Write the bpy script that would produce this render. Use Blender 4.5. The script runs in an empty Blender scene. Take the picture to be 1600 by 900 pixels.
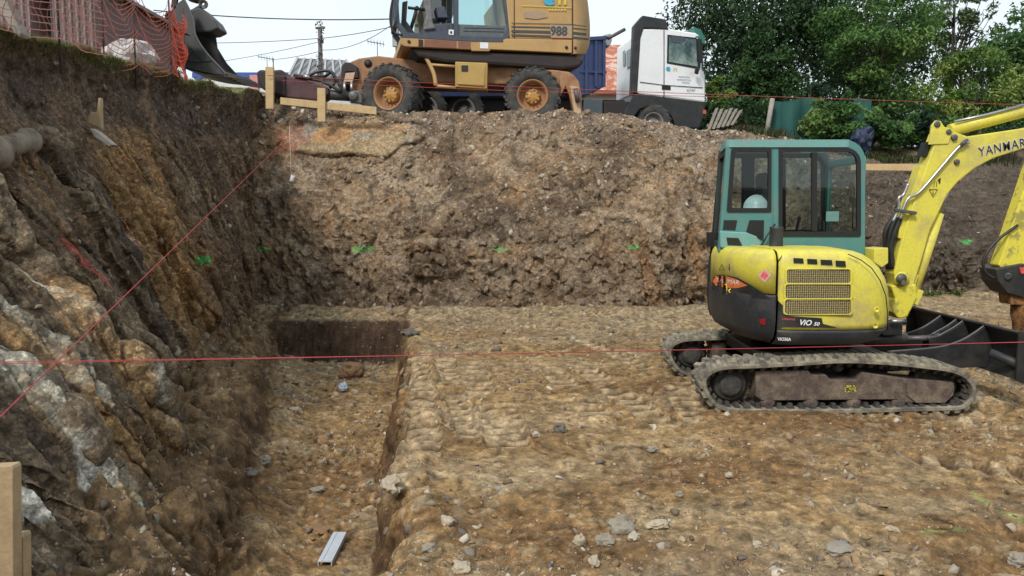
import bpy, math, random
import numpy as np
from mathutils import Vector, Matrix
S = bpy.context.scene
COL = S.collection
rnd = random.Random(7)
R = math.radians
# ------------------------------------------------------------------ camera, sky, sun, exposure
F = 1250.0; CZ = 1.8; PITCH = math.atan2(117.0, F)
cam_d = bpy.data.cameras.new('camera'); cam = bpy.data.objects.new('camera', cam_d); COL.objects.link(cam)
cam_d.sensor_width = 36; cam_d.lens = 36 * F / 1600; cam_d.clip_end = 2000; cam_d.clip_start = 0.05
cam.location = (0, 0, CZ); cam.rotation_euler = (R(90) - PITCH, 0, 0)
S.camera = cam
S.render.resolution_x = 1024; S.render.resolution_y = 576
S.render.engine = 'CYCLES'
S.view_settings.view_transform = 'Standard'; S.view_settings.look = 'None'
S.view_settings.gamma = 1; S.view_settings.exposure = 0.30
w = bpy.data.worlds.new('World'); S.world = w; w.use_nodes = True
nt = w.node_tree; nt.nodes.clear()
sky = nt.nodes.new('ShaderNodeTexSky'); sky.sky_type = 'NISHITA'; sky.sun_disc = False
SUN_EL, SUN_AZ = R(44), R(208)
sky.sun_elevation = SUN_EL; sky.sun_rotation = SUN_AZ; sky.air_density = 1.5; sky.dust_density = 3
tcw = nt.nodes.new('ShaderNodeTexCoord'); nz = nt.nodes.new('ShaderNodeTexNoise')
nz.inputs['Scale'].default_value = 1.6; nz.inputs['Detail'].default_value = 5
rp = nt.nodes.new('ShaderNodeValToRGB'); rp.color_ramp.elements[0].position = .30; rp.color_ramp.elements[0].color = (.50, .50, .50, 1)
rp.color_ramp.elements[1].position = .55; rp.color_ramp.elements[1].color = (.96, .96, .96, 1)
mx = nt.nodes.new('ShaderNodeMixRGB'); mx.inputs[2].default_value = (8.5, 9.5, 10.2, 1)
bg = nt.nodes.new('ShaderNodeBackground'); bg.inputs[1].default_value = 0.093
ow = nt.nodes.new('ShaderNodeOutputWorld')
L = nt.links.new
L(tcw.outputs['Generated'], nz.inputs['Vector']); L(nz.outputs['Fac'], rp.inputs[0]); L(rp.outputs[0], mx.inputs[0])
L(sky.outputs[0], mx.inputs[1]); L(mx.outputs[0], bg.inputs[0]); L(bg.outputs[0], ow.inputs[0])
sd = bpy.data.lights.new('sun', 'SUN'); sd.energy = 2.4; sd.angle = R(11); sd.color = (1, .96, .9)
so = bpy.data.objects.new('sun', sd); COL.objects.link(so)
so.rotation_euler = Vector((-math.sin(SUN_AZ) * math.cos(SUN_EL), -math.cos(SUN_AZ) * math.cos(SUN_EL), -math.sin(SUN_EL))).to_track_quat('-Z', 'Y').to_euler()

# ------------------------------------------------------------------ helpers: projection of photo pixels at a known depth
_cp, _sp = math.cos(PITCH), math.sin(PITCH)
def W(px, py, Y):
    u = (px - 800) / F; v = (450 - py) / F
    dy = _cp + v * _sp; dz = -_sp + v * _cp
    k = Y / dy
    return Vector((u * k, Y, CZ + dz * k))
def fl(px, py, z=0.0):
    u = (px - 800) / F; v = (450 - py) / F
    dy = _cp + v * _sp; dz = -_sp + v * _cp
    k = (z - CZ) / dz
    return Vector((u * k, dy * k, z))

# ------------------------------------------------------------------ helpers: numpy noise
def _hash(ix, iy, iz, s):
    h = (ix.astype(np.int64) * 73856093) ^ (iy.astype(np.int64) * 19349663) ^ (iz.astype(np.int64) * 83492791) ^ (s * 2654435761 % 2**31)
    h = (h ^ (h >> 13)) * 1274126177 & 0x7fffffff
    h = (h ^ (h >> 16)) * 668265263 & 0x7fffffff
    h = h ^ (h >> 15)
    return (h & 0xffffff) / float(0x1000000)
def vn(x, y, z, s=0):
    xi, yi, zi = np.floor(x), np.floor(y), np.floor(z)
    fx, fy, fz = x - xi, y - yi, z - zi
    fx = fx * fx * (3 - 2 * fx); fy = fy * fy * (3 - 2 * fy); fz = fz * fz * (3 - 2 * fz)
    r = 0
    for a in (0, 1):
        for b in (0, 1):
            for c in (0, 1):
                r = r + _hash(xi + a, yi + b, zi + c, s) * (fx if a else 1 - fx) * (fy if b else 1 - fy) * (fz if c else 1 - fz)
    return r * 2 - 1
def fbm(x, y, z, o=4, s=0, g=.5):
    r = 0; a = 1; t = 0
    for i in range(o):
        r = r + a * vn(x, y, z, s + i * 17); t += a; a *= g
        x = x * 2.03 + 3.1; y = y * 2.03 + 1.7; z = z * 2.03 + 5.3
    return r / t
def facet(x, y, z, s=0, tilt=1.0, soft=26.0):
    """broken-rock relief: planes of random height and tilt, one per cell, joined by short steep steps"""
    xi, yi, zi = np.floor(x), np.floor(y), np.floor(z)
    best = np.full(x.shape, 9.0); idv = np.zeros(x.shape); acc = np.zeros(x.shape); wt = np.full(x.shape, 1e-9)
    for a in (-1, 0, 1):
        for b in (-1, 0, 1):
            for c in (-1, 0, 1):
                cx, cy, cz = xi + a, yi + b, zi + c
                h = _hash(cx, cy, cz, s); h2 = (h * 977.13) % 1; h3 = (h * 4177.7) % 1; i = (h * 7919.3) % 1
                dx = x - (cx + h); dy = y - (cy + h2); dz = z - (cz + h3)
                d = dx * dx + dy * dy + dz * dz
                m = d < best
                best = np.where(m, d, best); idv = np.where(m, i, idv)
                w_ = np.exp(-d * soft)
                pv = (i - .5) + tilt * 1.6 * (dx * ((h * 131.7) % 1 - .5) + dy * ((h * 353.9) % 1 - .5) + dz * ((h * 619.3) % 1 - .5))
                acc += w_ * pv; wt += w_
    return acc / wt, idv, np.sqrt(best)
def ss(a, b, x):
    t = np.clip((x - a) / (b - a), 0, 1); return t * t * (3 - 2 * t)
def lerp(a, b, t): return a + (b - a) * t

# ------------------------------------------------------------------ helpers: materials
MATS = {}
def nodes(m):
    m.use_nodes = True; n = m.node_tree; n.nodes.clear()
    o = n.nodes.new('ShaderNodeOutputMaterial'); b = n.nodes.new('ShaderNodeBsdfPrincipled')
    n.links.new(b.outputs[0], o.inputs[0]); return n, b
def mat(name, c, rough=.6, metal=0, dirt=None, amt=.35, scale=6, bump=.15, bscale=40, spec=.5, edge=(.45, .7)):
    """painted / worn surface: base colour, patches of dirt by noise, fine bump"""
    if name in MATS: return MATS[name]
    m = bpy.data.materials.new(name); n, b = nodes(m); N = n.nodes.new; K = n.links.new
    tc = N('ShaderNodeTexCoord'); no = N('ShaderNodeTexNoise'); no.inputs['Scale'].default_value = scale; no.inputs['Detail'].default_value = 8; no.inputs['Roughness'].default_value = .65
    K(tc.outputs['Object'], no.inputs['Vector'])
    r = N('ShaderNodeValToRGB'); r.color_ramp.elements[0].position = edge[0]; r.color_ramp.elements[1].position = edge[1]
    r.color_ramp.elements[0].color = (0, 0, 0, 1); r.color_ramp.elements[1].color = (amt,) * 3 + (1,)
    K(no.outputs['Fac'], r.inputs[0])
    mxx = N('ShaderNodeMixRGB'); mxx.inputs[1].default_value = (*c, 1)
    d = dirt or tuple(x * .6 for x in c); mxx.inputs[2].default_value = (*d, 1)
    n4 = N('ShaderNodeTexNoise'); n4.inputs['Scale'].default_value = scale * 9; n4.inputs['Detail'].default_value = 6; n4.inputs['Roughness'].default_value = .8; K(tc.outputs['Object'], n4.inputs['Vector'])
    m4 = N('ShaderNodeMapRange'); m4.inputs[1].default_value = .55; m4.inputs[2].default_value = .72; m4.inputs[3].default_value = 0; m4.inputs[4].default_value = amt * .9; K(n4.outputs['Fac'], m4.inputs[0])
    mxm = N('ShaderNodeMath'); mxm.operation = 'MAXIMUM'; K(r.outputs[0], mxm.inputs[0]); K(m4.outputs[0], mxm.inputs[1]); K(mxm.outputs[0], mxx.inputs[0])
    n2 = N('ShaderNodeTexNoise'); n2.inputs['Scale'].default_value = bscale; n2.inputs['Detail'].default_value = 4
    K(tc.outputs['Object'], n2.inputs['Vector'])
    mr = N('ShaderNodeMapRange'); mr.inputs[3].default_value = .82; mr.inputs[4].default_value = 1.12
    K(n2.outputs['Fac'], mr.inputs[0])
    mm = N('ShaderNodeMixRGB'); mm.blend_type = 'MULTIPLY'; mm.inputs[0].default_value = 1
    K(mxx.outputs[0], mm.inputs[1]); K(mr.outputs[0], mm.inputs[2]); K(mm.outputs[0], b.inputs['Base Color'])
    b.inputs['Roughness'].default_value = rough; b.inputs['Metallic'].default_value = metal
    b.inputs['Specular IOR Level'].default_value = spec
    ad = N('ShaderNodeMath'); ad.operation = 'MULTIPLY_ADD'; ad.inputs[1].default_value = .35; ad.inputs[2].default_value = rough
    K(r.outputs[0], ad.inputs[0]); K(ad.outputs[0], b.inputs['Roughness'])
    if bump:
        bp = N('ShaderNodeBump'); bp.inputs['Strength'].default_value = bump; bp.inputs['Distance'].default_value = .01
        K(n2.outputs['Fac'], bp.inputs['Height']); K(bp.outputs[0], b.inputs['Normal'])
    MATS[name] = m; return m
def glass(name, tint=(.8, .9, .9), alpha=.25, rough=.03):
    """thin pane: mix of transparent and glossy, tinted"""
    if name in MATS: return MATS[name]
    m = bpy.data.materials.new(name); m.use_nodes = True; n = m.node_tree; n.nodes.clear(); N = n.nodes.new; K = n.links.new
    o = N('ShaderNodeOutputMaterial'); t = N('ShaderNodeBsdfTransparent'); t.inputs[0].default_value = (*tint, 1)
    g = N('ShaderNodeBsdfGlossy'); g.inputs['Roughness'].default_value = rough; g.inputs[0].default_value = (.9, .95, .95, 1)
    mxs = N('ShaderNodeMixShader'); fr = N('ShaderNodeLayerWeight'); fr.inputs[0].default_value = .15
    ma = N('ShaderNodeMath'); ma.operation = 'MULTIPLY_ADD'; ma.inputs[1].default_value = .6; ma.inputs[2].default_value = alpha
    K(fr.outputs['Fresnel'], ma.inputs[0]); K(ma.outputs[0], mxs.inputs[0]); K(t.outputs[0], mxs.inputs[1]); K(g.outputs[0], mxs.inputs[2]); K(mxs.outputs[0], o.inputs[0])
    MATS[name] = m; return m
def earth_mat(name, rough=.95, s1=45, s2=60, bump=.6, lo=.55, hi=1.5, trans=0, chip=.0):
    """soil, rock, stones and leaves: the colour attribute holds the surface's own colour; noise and small angular chips break it up"""
    m = bpy.data.materials.new(name); n, b = nodes(m); N = n.nodes.new; K = n.links.new
    at = N('ShaderNodeAttribute'); at.attribute_name = 'col'
    tc = N('ShaderNodeTexCoord'); a = N('ShaderNodeTexNoise'); a.inputs['Scale'].default_value = s1; a.inputs['Detail'].default_value = 6; a.inputs['Roughness'].default_value = .75
    K(tc.outputs['Object'], a.inputs['Vector'])
    mr = N('ShaderNodeMapRange'); mr.inputs[1].default_value = .3; mr.inputs[2].default_value = .7; mr.inputs[3].default_value = lo; mr.inputs[4].default_value = hi
    K(a.outputs['Fac'], mr.inputs[0])
    mm = N('ShaderNodeMixRGB'); mm.blend_type = 'MULTIPLY'; mm.inputs[0].default_value = 1
    K(at.outputs['Color'], mm.inputs[1]); K(mr.outputs[0], mm.inputs[2]); out = mm.outputs[0]; hgt = a.outputs['Fac']
    if chip:
        wv = N('ShaderNodeMixRGB'); wv.blend_type = 'ADD'; wv.inputs[0].default_value = .035; K(tc.outputs['Object'], wv.inputs[1]); K(a.outputs['Color'], wv.inputs[2])
        for sc, lo2, hi2, wt in ((s2, 1 - .5 * chip, 1 + .75 * chip, .9), (s2 * 2.7, 1 - .45 * chip, 1 + .7 * chip, .5)):
            v = N('ShaderNodeTexVoronoi'); v.inputs['Scale'].default_value = sc; K(wv.outputs[0], v.inputs['Vector'])
            sp = N('ShaderNodeSeparateColor'); K(v.outputs['Color'], sp.inputs[0])
            pw = N('ShaderNodeMath'); pw.operation = 'POWER'; pw.inputs[1].default_value = 1.8; K(sp.outputs[0], pw.inputs[0])
            m2 = N('ShaderNodeMapRange'); m2.inputs[3].default_value = lo2; m2.inputs[4].default_value = hi2; K(pw.outputs[0], m2.inputs[0])
            m3 = N('ShaderNodeMixRGB'); m3.blend_type = 'MULTIPLY'; m3.inputs[0].default_value = 1; K(out, m3.inputs[1]); K(m2.outputs[0], m3.inputs[2]); out = m3.outputs[0]
            ad = N('ShaderNodeMath'); ad.operation = 'MULTIPLY_ADD'; ad.inputs[1].default_value = wt; K(sp.outputs[1], ad.inputs[0]); K(hgt, ad.inputs[2]); hgt = ad.outputs[0]
    K(out, b.inputs['Base Color'])
    b.inputs['Roughness'].default_value = rough; b.inputs['Specular IOR Level'].default_value = .25
    if bump:
        bp = N('ShaderNodeBump'); bp.inputs['Strength'].default_value = bump; bp.inputs['Distance'].default_value = .012
        K(hgt, bp.inputs['Height']); K(bp.outputs[0], b.inputs['Normal'])
    if trans:
        tr = N('ShaderNodeBsdfTranslucent'); K(out, tr.inputs[0]); ms = N('ShaderNodeMixShader'); ms.inputs[0].default_value = trans
        o = [q for q in n.nodes if q.type == 'OUTPUT_MATERIAL'][0]
        K(b.outputs[0], ms.inputs[1]); K(tr.outputs[0], ms.inputs[2]); K(ms.outputs[0], o.inputs[0])
    MATS[name] = m; return m

# ------------------------------------------------------------------ helpers: objects
def tag(o, label=None, cat=None, group=None, kind=None):
    if label: o['label'] = label
    if cat: o['category'] = cat
    if group: o['group'] = group
    if kind: o['kind'] = kind
    return o
ORG = {}
def thing(name, loc, label, cat, group=None):
    o = bpy.data.objects.new(name, None); COL.objects.link(o); o.location = loc; o.empty_display_size = .2
    ORG[o.name] = Vector(loc); return tag(o, label, cat, group)
def origin(o):
    while o.parent: o = o.parent
    return ORG.get(o.name, Vector((0, 0, 0)))
def link_mesh(name, me, parent=None):
    o = bpy.data.objects.new(name, me); COL.objects.link(o)
    if parent: o.parent = parent
    return o
def np_mesh(name, V, Fq, cols=None, m=None, smooth=False, parent=None):
    """V (n,3), Fq (m,k) with k = 3 or 4"""
    me = bpy.data.meshes.new(name); V = np.asarray(V, np.float32); Fq = np.asarray(Fq, np.int32); k = Fq.shape[1]
    if parent: V = V - np.array(origin(parent), np.float32)
    me.vertices.add(len(V)); me.vertices.foreach_set('co', V.ravel())
    me.loops.add(Fq.size); me.loops.foreach_set('vertex_index', Fq.ravel())
    me.polygons.add(len(Fq)); me.polygons.foreach_set('loop_start', np.arange(0, Fq.size, k, dtype=np.int32))
    me.polygons.foreach_set('loop_total', np.full(len(Fq), k, np.int32))
    if smooth: me.polygons.foreach_set('use_smooth', np.ones(len(Fq), bool))
    me.update(calc_edges=True)
    if cols is not None:
        a = me.color_attributes.new('col', 'FLOAT_COLOR', 'POINT')
        c = np.ones((len(V), 4), np.float32); c[:, :3] = cols; a.data.foreach_set('color', c.ravel())
    if m: me.materials.append(m)
    return link_mesh(name, me, parent)
def grid_faces(nr, nc):
    i = np.arange(nr - 1)[:, None] * nc + np.arange(nc - 1)[None, :]
    return np.stack([i, i + 1, i + nc + 1, i + nc], -1).reshape(-1, 4)
class MB:
    def __init__(s): s.v = []; s.f = []; s.sm = []
    def add(s, vs, fs, sm=False):
        b = len(s.v); s.v += [tuple(p) for p in vs]; s.f += [tuple(b + i for i in f) for f in fs]; s.sm += [sm] * len(fs); return s
    def box(s, c, size, rot=None):
        hx, hy, hz = [q / 2 for q in size]
        P = [Vector((x, y, z)) for x in (-hx, hx) for y in (-hy, hy) for z in (-hz, hz)]
        if rot is not None: P = [rot @ p for p in P]
        c = Vector(c); P = [p + c for p in P]
        return s.add(P, [(0, 1, 3, 2), (4, 6, 7, 5), (0, 4, 5, 1), (2, 3, 7, 6), (0, 2, 6, 4), (1, 5, 7, 3)])
    def bar(s, a, b, w, h, up=(0, 0, 1)):
        a, b = Vector(a), Vector(b); d = (b - a); l = d.length; d.normalize(); u = Vector(up)
        if abs(d.dot(u)) > .97: u = Vector((1, 0, 0))
        y = u.cross(d).normalized(); z = d.cross(y); M = Matrix((d, y, z)).transposed()
        return s.box((a + b) / 2, (l, w, h), M)
    def prism(s, poly, dv):
        """poly: 3-D outline (list of points), extruded by the vector dv"""
        n = len(poly); dv = Vector(dv); A = [Vector(p) for p in poly]
        return s.add(A + [p + dv for p in A], [tuple(range(n))[::-1], tuple(range(n, 2 * n))] + [(i, (i + 1) % n, n + (i + 1) % n, n + i) for i in range(n)])
    def px(s, poly, Y, depth, Yf=None):
        dv = depth if isinstance(depth, (tuple, Vector)) else (0, depth, 0)
        P = [W(x, y, Yf(x) + Y if Yf else Y) for x, y in poly]
        return s.prism(P, dv)
    def ring(s, outer, inner, dv):
        n = len(outer); dv = Vector(dv); A = [Vector(p) for p in outer]; B = [Vector(p) for p in inner]
        vs = A + B + [p + dv for p in A] + [p + dv for p in B]; fs = []
        for i in range(n):
            j = (i + 1) % n
            fs += [(i, j, n + j, n + i)[::-1], (2 * n + i, 2 * n + j, 3 * n + j, 3 * n + i), (i, j, 2 * n + j, 2 * n + i), (n + i, 3 * n + i, 3 * n + j, n + j)]
        return s.add(vs, fs)
    def tube(s, pts, r, n=10, cap=True, sm=True):
        pts = [Vector(p) for p in pts]; rr = r if isinstance(r, (list, tuple)) else [r] * len(pts)
        rings = []; prev = None
        for i, p in enumerate(pts):
            d = (pts[min(i + 1, len(pts) - 1)] - pts[max(i - 1, 0)]).normalized()
            if prev is None: u = d.orthogonal().normalized()
            else:
                u = prev - d * prev.dot(d)
                u = u.normalized() if u.length > 1e-4 else d.orthogonal().normalized()
            prev = u; w_ = d.cross(u)
            rings += [p + (u * math.cos(2 * math.pi * k / n) + w_ * math.sin(2 * math.pi * k / n)) * rr[i] for k in range(n)]
        fs = [(i * n + k, i * n + (k + 1) % n, (i + 1) * n + (k + 1) % n, (i + 1) * n + k) for i in range(len(pts) - 1) for k in range(n)]
        b = len(s.v); s.add(rings, fs, sm)
        if cap: s.f += [tuple(b + k for k in range(n))[::-1], tuple(b + (len(pts) - 1) * n + k for k in range(n))]; s.sm += [False, False]
        return s
    def cyl(s, a, b, r0, r1=None, n=20, sm=True): return s.tube([a, b], [r0, r0 if r1 is None else r1], n, True, sm)
    def lathe(s, c, axis, prof, n=32, sm=True):
        """prof: list of (radius, offset along axis)"""
        c = Vector(c); ax = Vector(axis).normalized(); u = ax.orthogonal().normalized(); w_ = ax.cross(u); vs = []
        for r, h in prof:
            vs += [c + ax * h + (u * math.cos(2 * math.pi * k / n) + w_ * math.sin(2 * math.pi * k / n)) * max(r, 1e-4) for k in range(n)]
        fs = [(i * n + k, i * n + (k + 1) % n, (i + 1) * n + (k + 1) % n, (i + 1) * n + k) for i in range(len(prof) - 1) for k in range(n)]
        return s.add(vs, fs, sm)
    def loft(s, rings, cap=True, sm=True):
        n = len(rings[0]); vs = [p for r in rings for p in r]
        fs = [(i * n + k, i * n + (k + 1) % n, (i + 1) * n + (k + 1) % n, (i + 1) * n + k) for i in range(len(rings) - 1) for k in range(n)]
        b = len(s.v); s.add(vs, fs, sm)
        if cap: s.f += [tuple(b + k for k in range(n))[::-1], tuple(b + (len(rings) - 1) * n + k for k in range(n))]; s.sm += [False, False]
        return s
    def build(s, name, m, parent=None, bevel=0, label=None):
        me = bpy.data.meshes.new(name); O = origin(parent) if parent else Vector((0, 0, 0))
        me.from_pydata([tuple(Vector(p) - O) for p in s.v], [], s.f)
        me.polygons.foreach_set('use_smooth', s.sm)
        me.materials.append(m)
        import bmesh
        bm = bmesh.new(); bm.from_mesh(me); bmesh.ops.recalc_face_normals(bm, faces=bm.faces); bm.to_mesh(me); bm.free()
        o = link_mesh(name, me, parent)
        if label: o['label'] = label
        if bevel:
            b = o.modifiers.new('bevel', 'BEVEL'); b.width = bevel; b.segments = 2; b.limit_method = 'ANGLE'; b.angle_limit = R(35)
        return o
def at_base(o):
    """move the origin of a one-mesh thing to the bottom centre of its mesh"""
    co = np.empty(len(o.data.vertices) * 3, np.float32); o.data.vertices.foreach_get('co', co); co = co.reshape(-1, 3)
    c = np.array([(co[:, 0].min() + co[:, 0].max()) / 2, (co[:, 1].min() + co[:, 1].max()) / 2, co[:, 2].min()], np.float32)
    o.data.vertices.foreach_set('co', (co - c).ravel()); o.location = c.tolist(); o.data.update(); return o
def text(name, body, m, parent, pos, xdir, ydir, size, shear=0, bold=0, ext=.001, space=1, xs=1.0, align='LEFT'):
    """lettering as a thin mesh lying on a surface"""
    c = bpy.data.curves.new(name, 'FONT'); c.body = body; c.size = size; c.shear = shear; c.offset = bold; c.extrude = ext; c.space_character = space; c.align_x = align
    c.resolution_u = 3
    t = bpy.data.objects.new('tmp', c); COL.objects.link(t)
    bpy.context.view_layer.update()
    me = bpy.data.meshes.new_from_object(t); bpy.data.objects.remove(t)
    x = Vector(xdir).normalized(); z = x.cross(Vector(ydir)).normalized(); y = z.cross(x)
    M = Matrix.Translation(Vector(pos)) @ Matrix((x * xs, y, z)).transposed().to_4x4()
    me.transform(M); me.transform(Matrix.Translation(-origin(parent)))
    me.materials.clear(); me.materials.append(m); me.name = name
    return link_mesh(name, me, parent)
def rrect(x0, y0, x1, y1, r, k=4):
    """rounded rectangle in pixel coordinates, r = one radius or four (tl, tr, br, bl)"""
    if not isinstance(r, (tuple, list)): r = (r,) * 4
    out = []
    for (cx, cy, a0, rr) in ((x0 + r[0], y0 + r[0], 180, r[0]), (x1 - r[1], y0 + r[1], 270, r[1]), (x1 - r[2], y1 - r[2], 0, r[2]), (x0 + r[3], y1 - r[3], 90, r[3])):
        for i in range(k + 1):
            a = R(a0 + 90 * i / k); out.append((cx + math.cos(a) * rr, cy + math.sin(a) * rr))
    return out
# ================================================================== TERRAIN
def XB(Y): return -1.17 - .222 * Y                      # foot of the rock wall
def XT(Y): return -4.3 - .054 * (Y - 6.7)               # its top edge
def ZT(Y): return 3.25 + .09 * (np.minimum(Y, 15.2) - 6.7)
def YB(X): return 13.6 + .42 * np.maximum(np.sqrt((X - 3) ** 2 + 1) + (X - 3) - .6, 0) / 2 * 1.0 + .06 * np.maximum(-X - 2, 0)
ztx = [-8, -5.2, -4.6, -3.9, -3.3, -2.7, 0, 1.2, 2, 3, 4, 5.6, 6.6, 8, 12, 30]
ztz = [4.1, 4.08, 4.02, 3.82, 3.68, 3.66, 3.66, 3.68, 3.6, 3.42, 3.32, 3.22, 3.0, 2.82, 2.82, 2.9]
def ZTF(X): return np.interp(X, ztx, ztz)
def GZ(X, Y):
    z = 3.5 + 0 * X
    wl = ss(-2.5, -4.6, X); z = lerp(z, np.clip(3.2 + .08 * (Y - 6.7), 3.0, 3.72), wl)
    wr = ss(5.0, 6.8, X) * ss(24, 18, Y); z = lerp(z, np.clip(2.75 + .22 * (Y - 17.3), 2.6, 3.5), wr)
    return z
def lane(X, Y, p0, p1, width, pitch, ph=0):
    ax, ay = p0; bx, by = p1; dx, dy = bx - ax, by - ay; l = math.hypot(dx, dy); dx /= l; dy /= l
    u = (X - ax) * dx + (Y - ay) * dy; v = -(X - ax) * dy + (Y - ay) * dx
    m = ss(-.15, .1, u) * ss(l + .15, l - .1, u) * ss(width / 2 + .03, width / 2 - .03, np.abs(v))
    return m, np.sin(u / pitch * 2 * math.pi + ph + v * 1.5)
LANES = [((-1.22, 10.2), (-.62, 5.6), .27, .215), ((-.85, 9.8), (-.28, 6.2), .26, .20), ((-.5, 9.6), (-.1, 6.4), .3, .21), ((-.16, 7.7), (.0, 5.9), .34, .17),
         ((.55, 10.6), (1.3, 6.6), .28, .20), ((1.0, 11.2), (2.2, 6.8), .26, .21), ((1.72, 8.2), (1.6, 6.2), .32, .19), ((.1, 11.4), (.75, 7.0), .28, .22), ((2.6, 5.8), (4.6, 4.9), .3, .2)]
def floor_z(X, Y):
    zz = 0 * X
    n1 = fbm(X * .9, Y * .9, zz, 3, 5); n2 = fbm(X * 4, Y * 4, zz, 4, 9); n3 = fbm(X * 16, Y * 16, zz, 3, 21)
    z = n1 * .05 + n2 * .026
    f1 = fbm(X * 6, Y * 6, zz, 2, 31)
    rough = ss(-.2, .5, fbm(X * .8 + 4, Y * .8, zz, 3, 44))
    kz = 0 * X; km = 0 * X
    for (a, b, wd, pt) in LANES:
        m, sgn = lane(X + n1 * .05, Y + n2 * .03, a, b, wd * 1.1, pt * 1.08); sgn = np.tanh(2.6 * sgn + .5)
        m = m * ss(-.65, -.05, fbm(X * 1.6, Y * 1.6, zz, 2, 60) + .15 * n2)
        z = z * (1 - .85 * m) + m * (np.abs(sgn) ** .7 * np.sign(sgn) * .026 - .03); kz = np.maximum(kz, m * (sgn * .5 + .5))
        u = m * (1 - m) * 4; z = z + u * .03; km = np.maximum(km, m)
    # shelf of broken rock rising to the foot of the far bank, and small pits
    yb = YB(X); z = z + ss(-1.6, 0.0, Y - yb) * .10 + ss(-.5, .1, Y - yb) * .1
    # trench
    e1 = fbm(X * .6, Y * 1.4, zz, 4, 71) * .16 + f1 * .1; e2 = fbm(X * 1.5 + 9, Y * 1.6, zz, 4, 77) * .15
    xl = -.70 - .24 * Y; xr = -.20 - .118 * Y
    tl = ss(-.2, .16, X - xl + e2 * 1.6 + f1 * .12); tr = ss(.07, -.15, X - xr + e1 * .8); tf = ss(.1, -.12, Y - 12.75 + e2 * .6)
    t = tl * tr * tf
    D = .60 + .05 * fbm(X * .7, Y * .7, zz, 3, 83)
    z = z - D * t
    # loose spoil along the trench edges and talus at the rock foot
    z = z + np.exp(-((X - xr - .22 + e1) / .16) ** 2) * .05 * tf * (1 + n2)
    z = z + np.exp(-((X - xl + .5) / .35) ** 2) * (.10 + .30 * n2 + .1 * f1) * ss(14.5, 12.5, Y) * (1 - tl)
    z = z + t * np.exp(-((X - xl - .15) / .25) ** 2) * (.14 + .1 * n1)
    # hole at the right edge of the view
    h = fl(1590, 828); z = z - .25 * np.exp(-(((X - h.x) / .12) ** 2 + ((Y - h.y) / .09) ** 2))
    f1, i1, d1 = facet(X * 9, Y * 9, z * 9, 31, 1.2); f2, i2, d2 = facet(X * 22, Y * 22, z * 22, 37, 2.0, 300)
    wl = np.clip(tl * (1 - tl) * 4 + tr * (1 - tr) * 4 + tl * tr * tf * (1 - tf) * 5, 0, 1)
    fine = (f1 * lerp(.006, .038, np.maximum(rough, wl)) + f2 * lerp(.009, .026, np.maximum(rough, wl)) + fbm(X * 16, Y * 16, z * 16, 3, 21) * .014 + wl * fbm(X * 5, Y * 5, z * 5, 3, 23) * .07) * (1 - .8 * km)
    return z, dict(km=km, fine=fine, t=t, n1=n1, n2=n2, n3=n3, f1=f1, i1=i1, i2=i2, kz=kz, rough=rough, tl=tl, tr=tr)
def normals(X, Y, Z, sm=2):
    """unit normals of a grid surface"""
    P = np.stack([X, Y, Z], -1)
    for _ in range(sm):
        P[1:-1] = (P[:-2] + P[1:-1] + P[2:]) / 3; P[:, 1:-1] = (P[:, :-2] + P[:, 1:-1] + P[:, 2:]) / 3
    N = np.cross(np.gradient(P, axis=1), np.gradient(P, axis=0)); return N / (np.linalg.norm(N, axis=-1, keepdims=True) + 1e-12)
def mixc(c, d, w):
    return c * (1 - w[..., None]) + np.asarray(d) * w[..., None]
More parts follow.
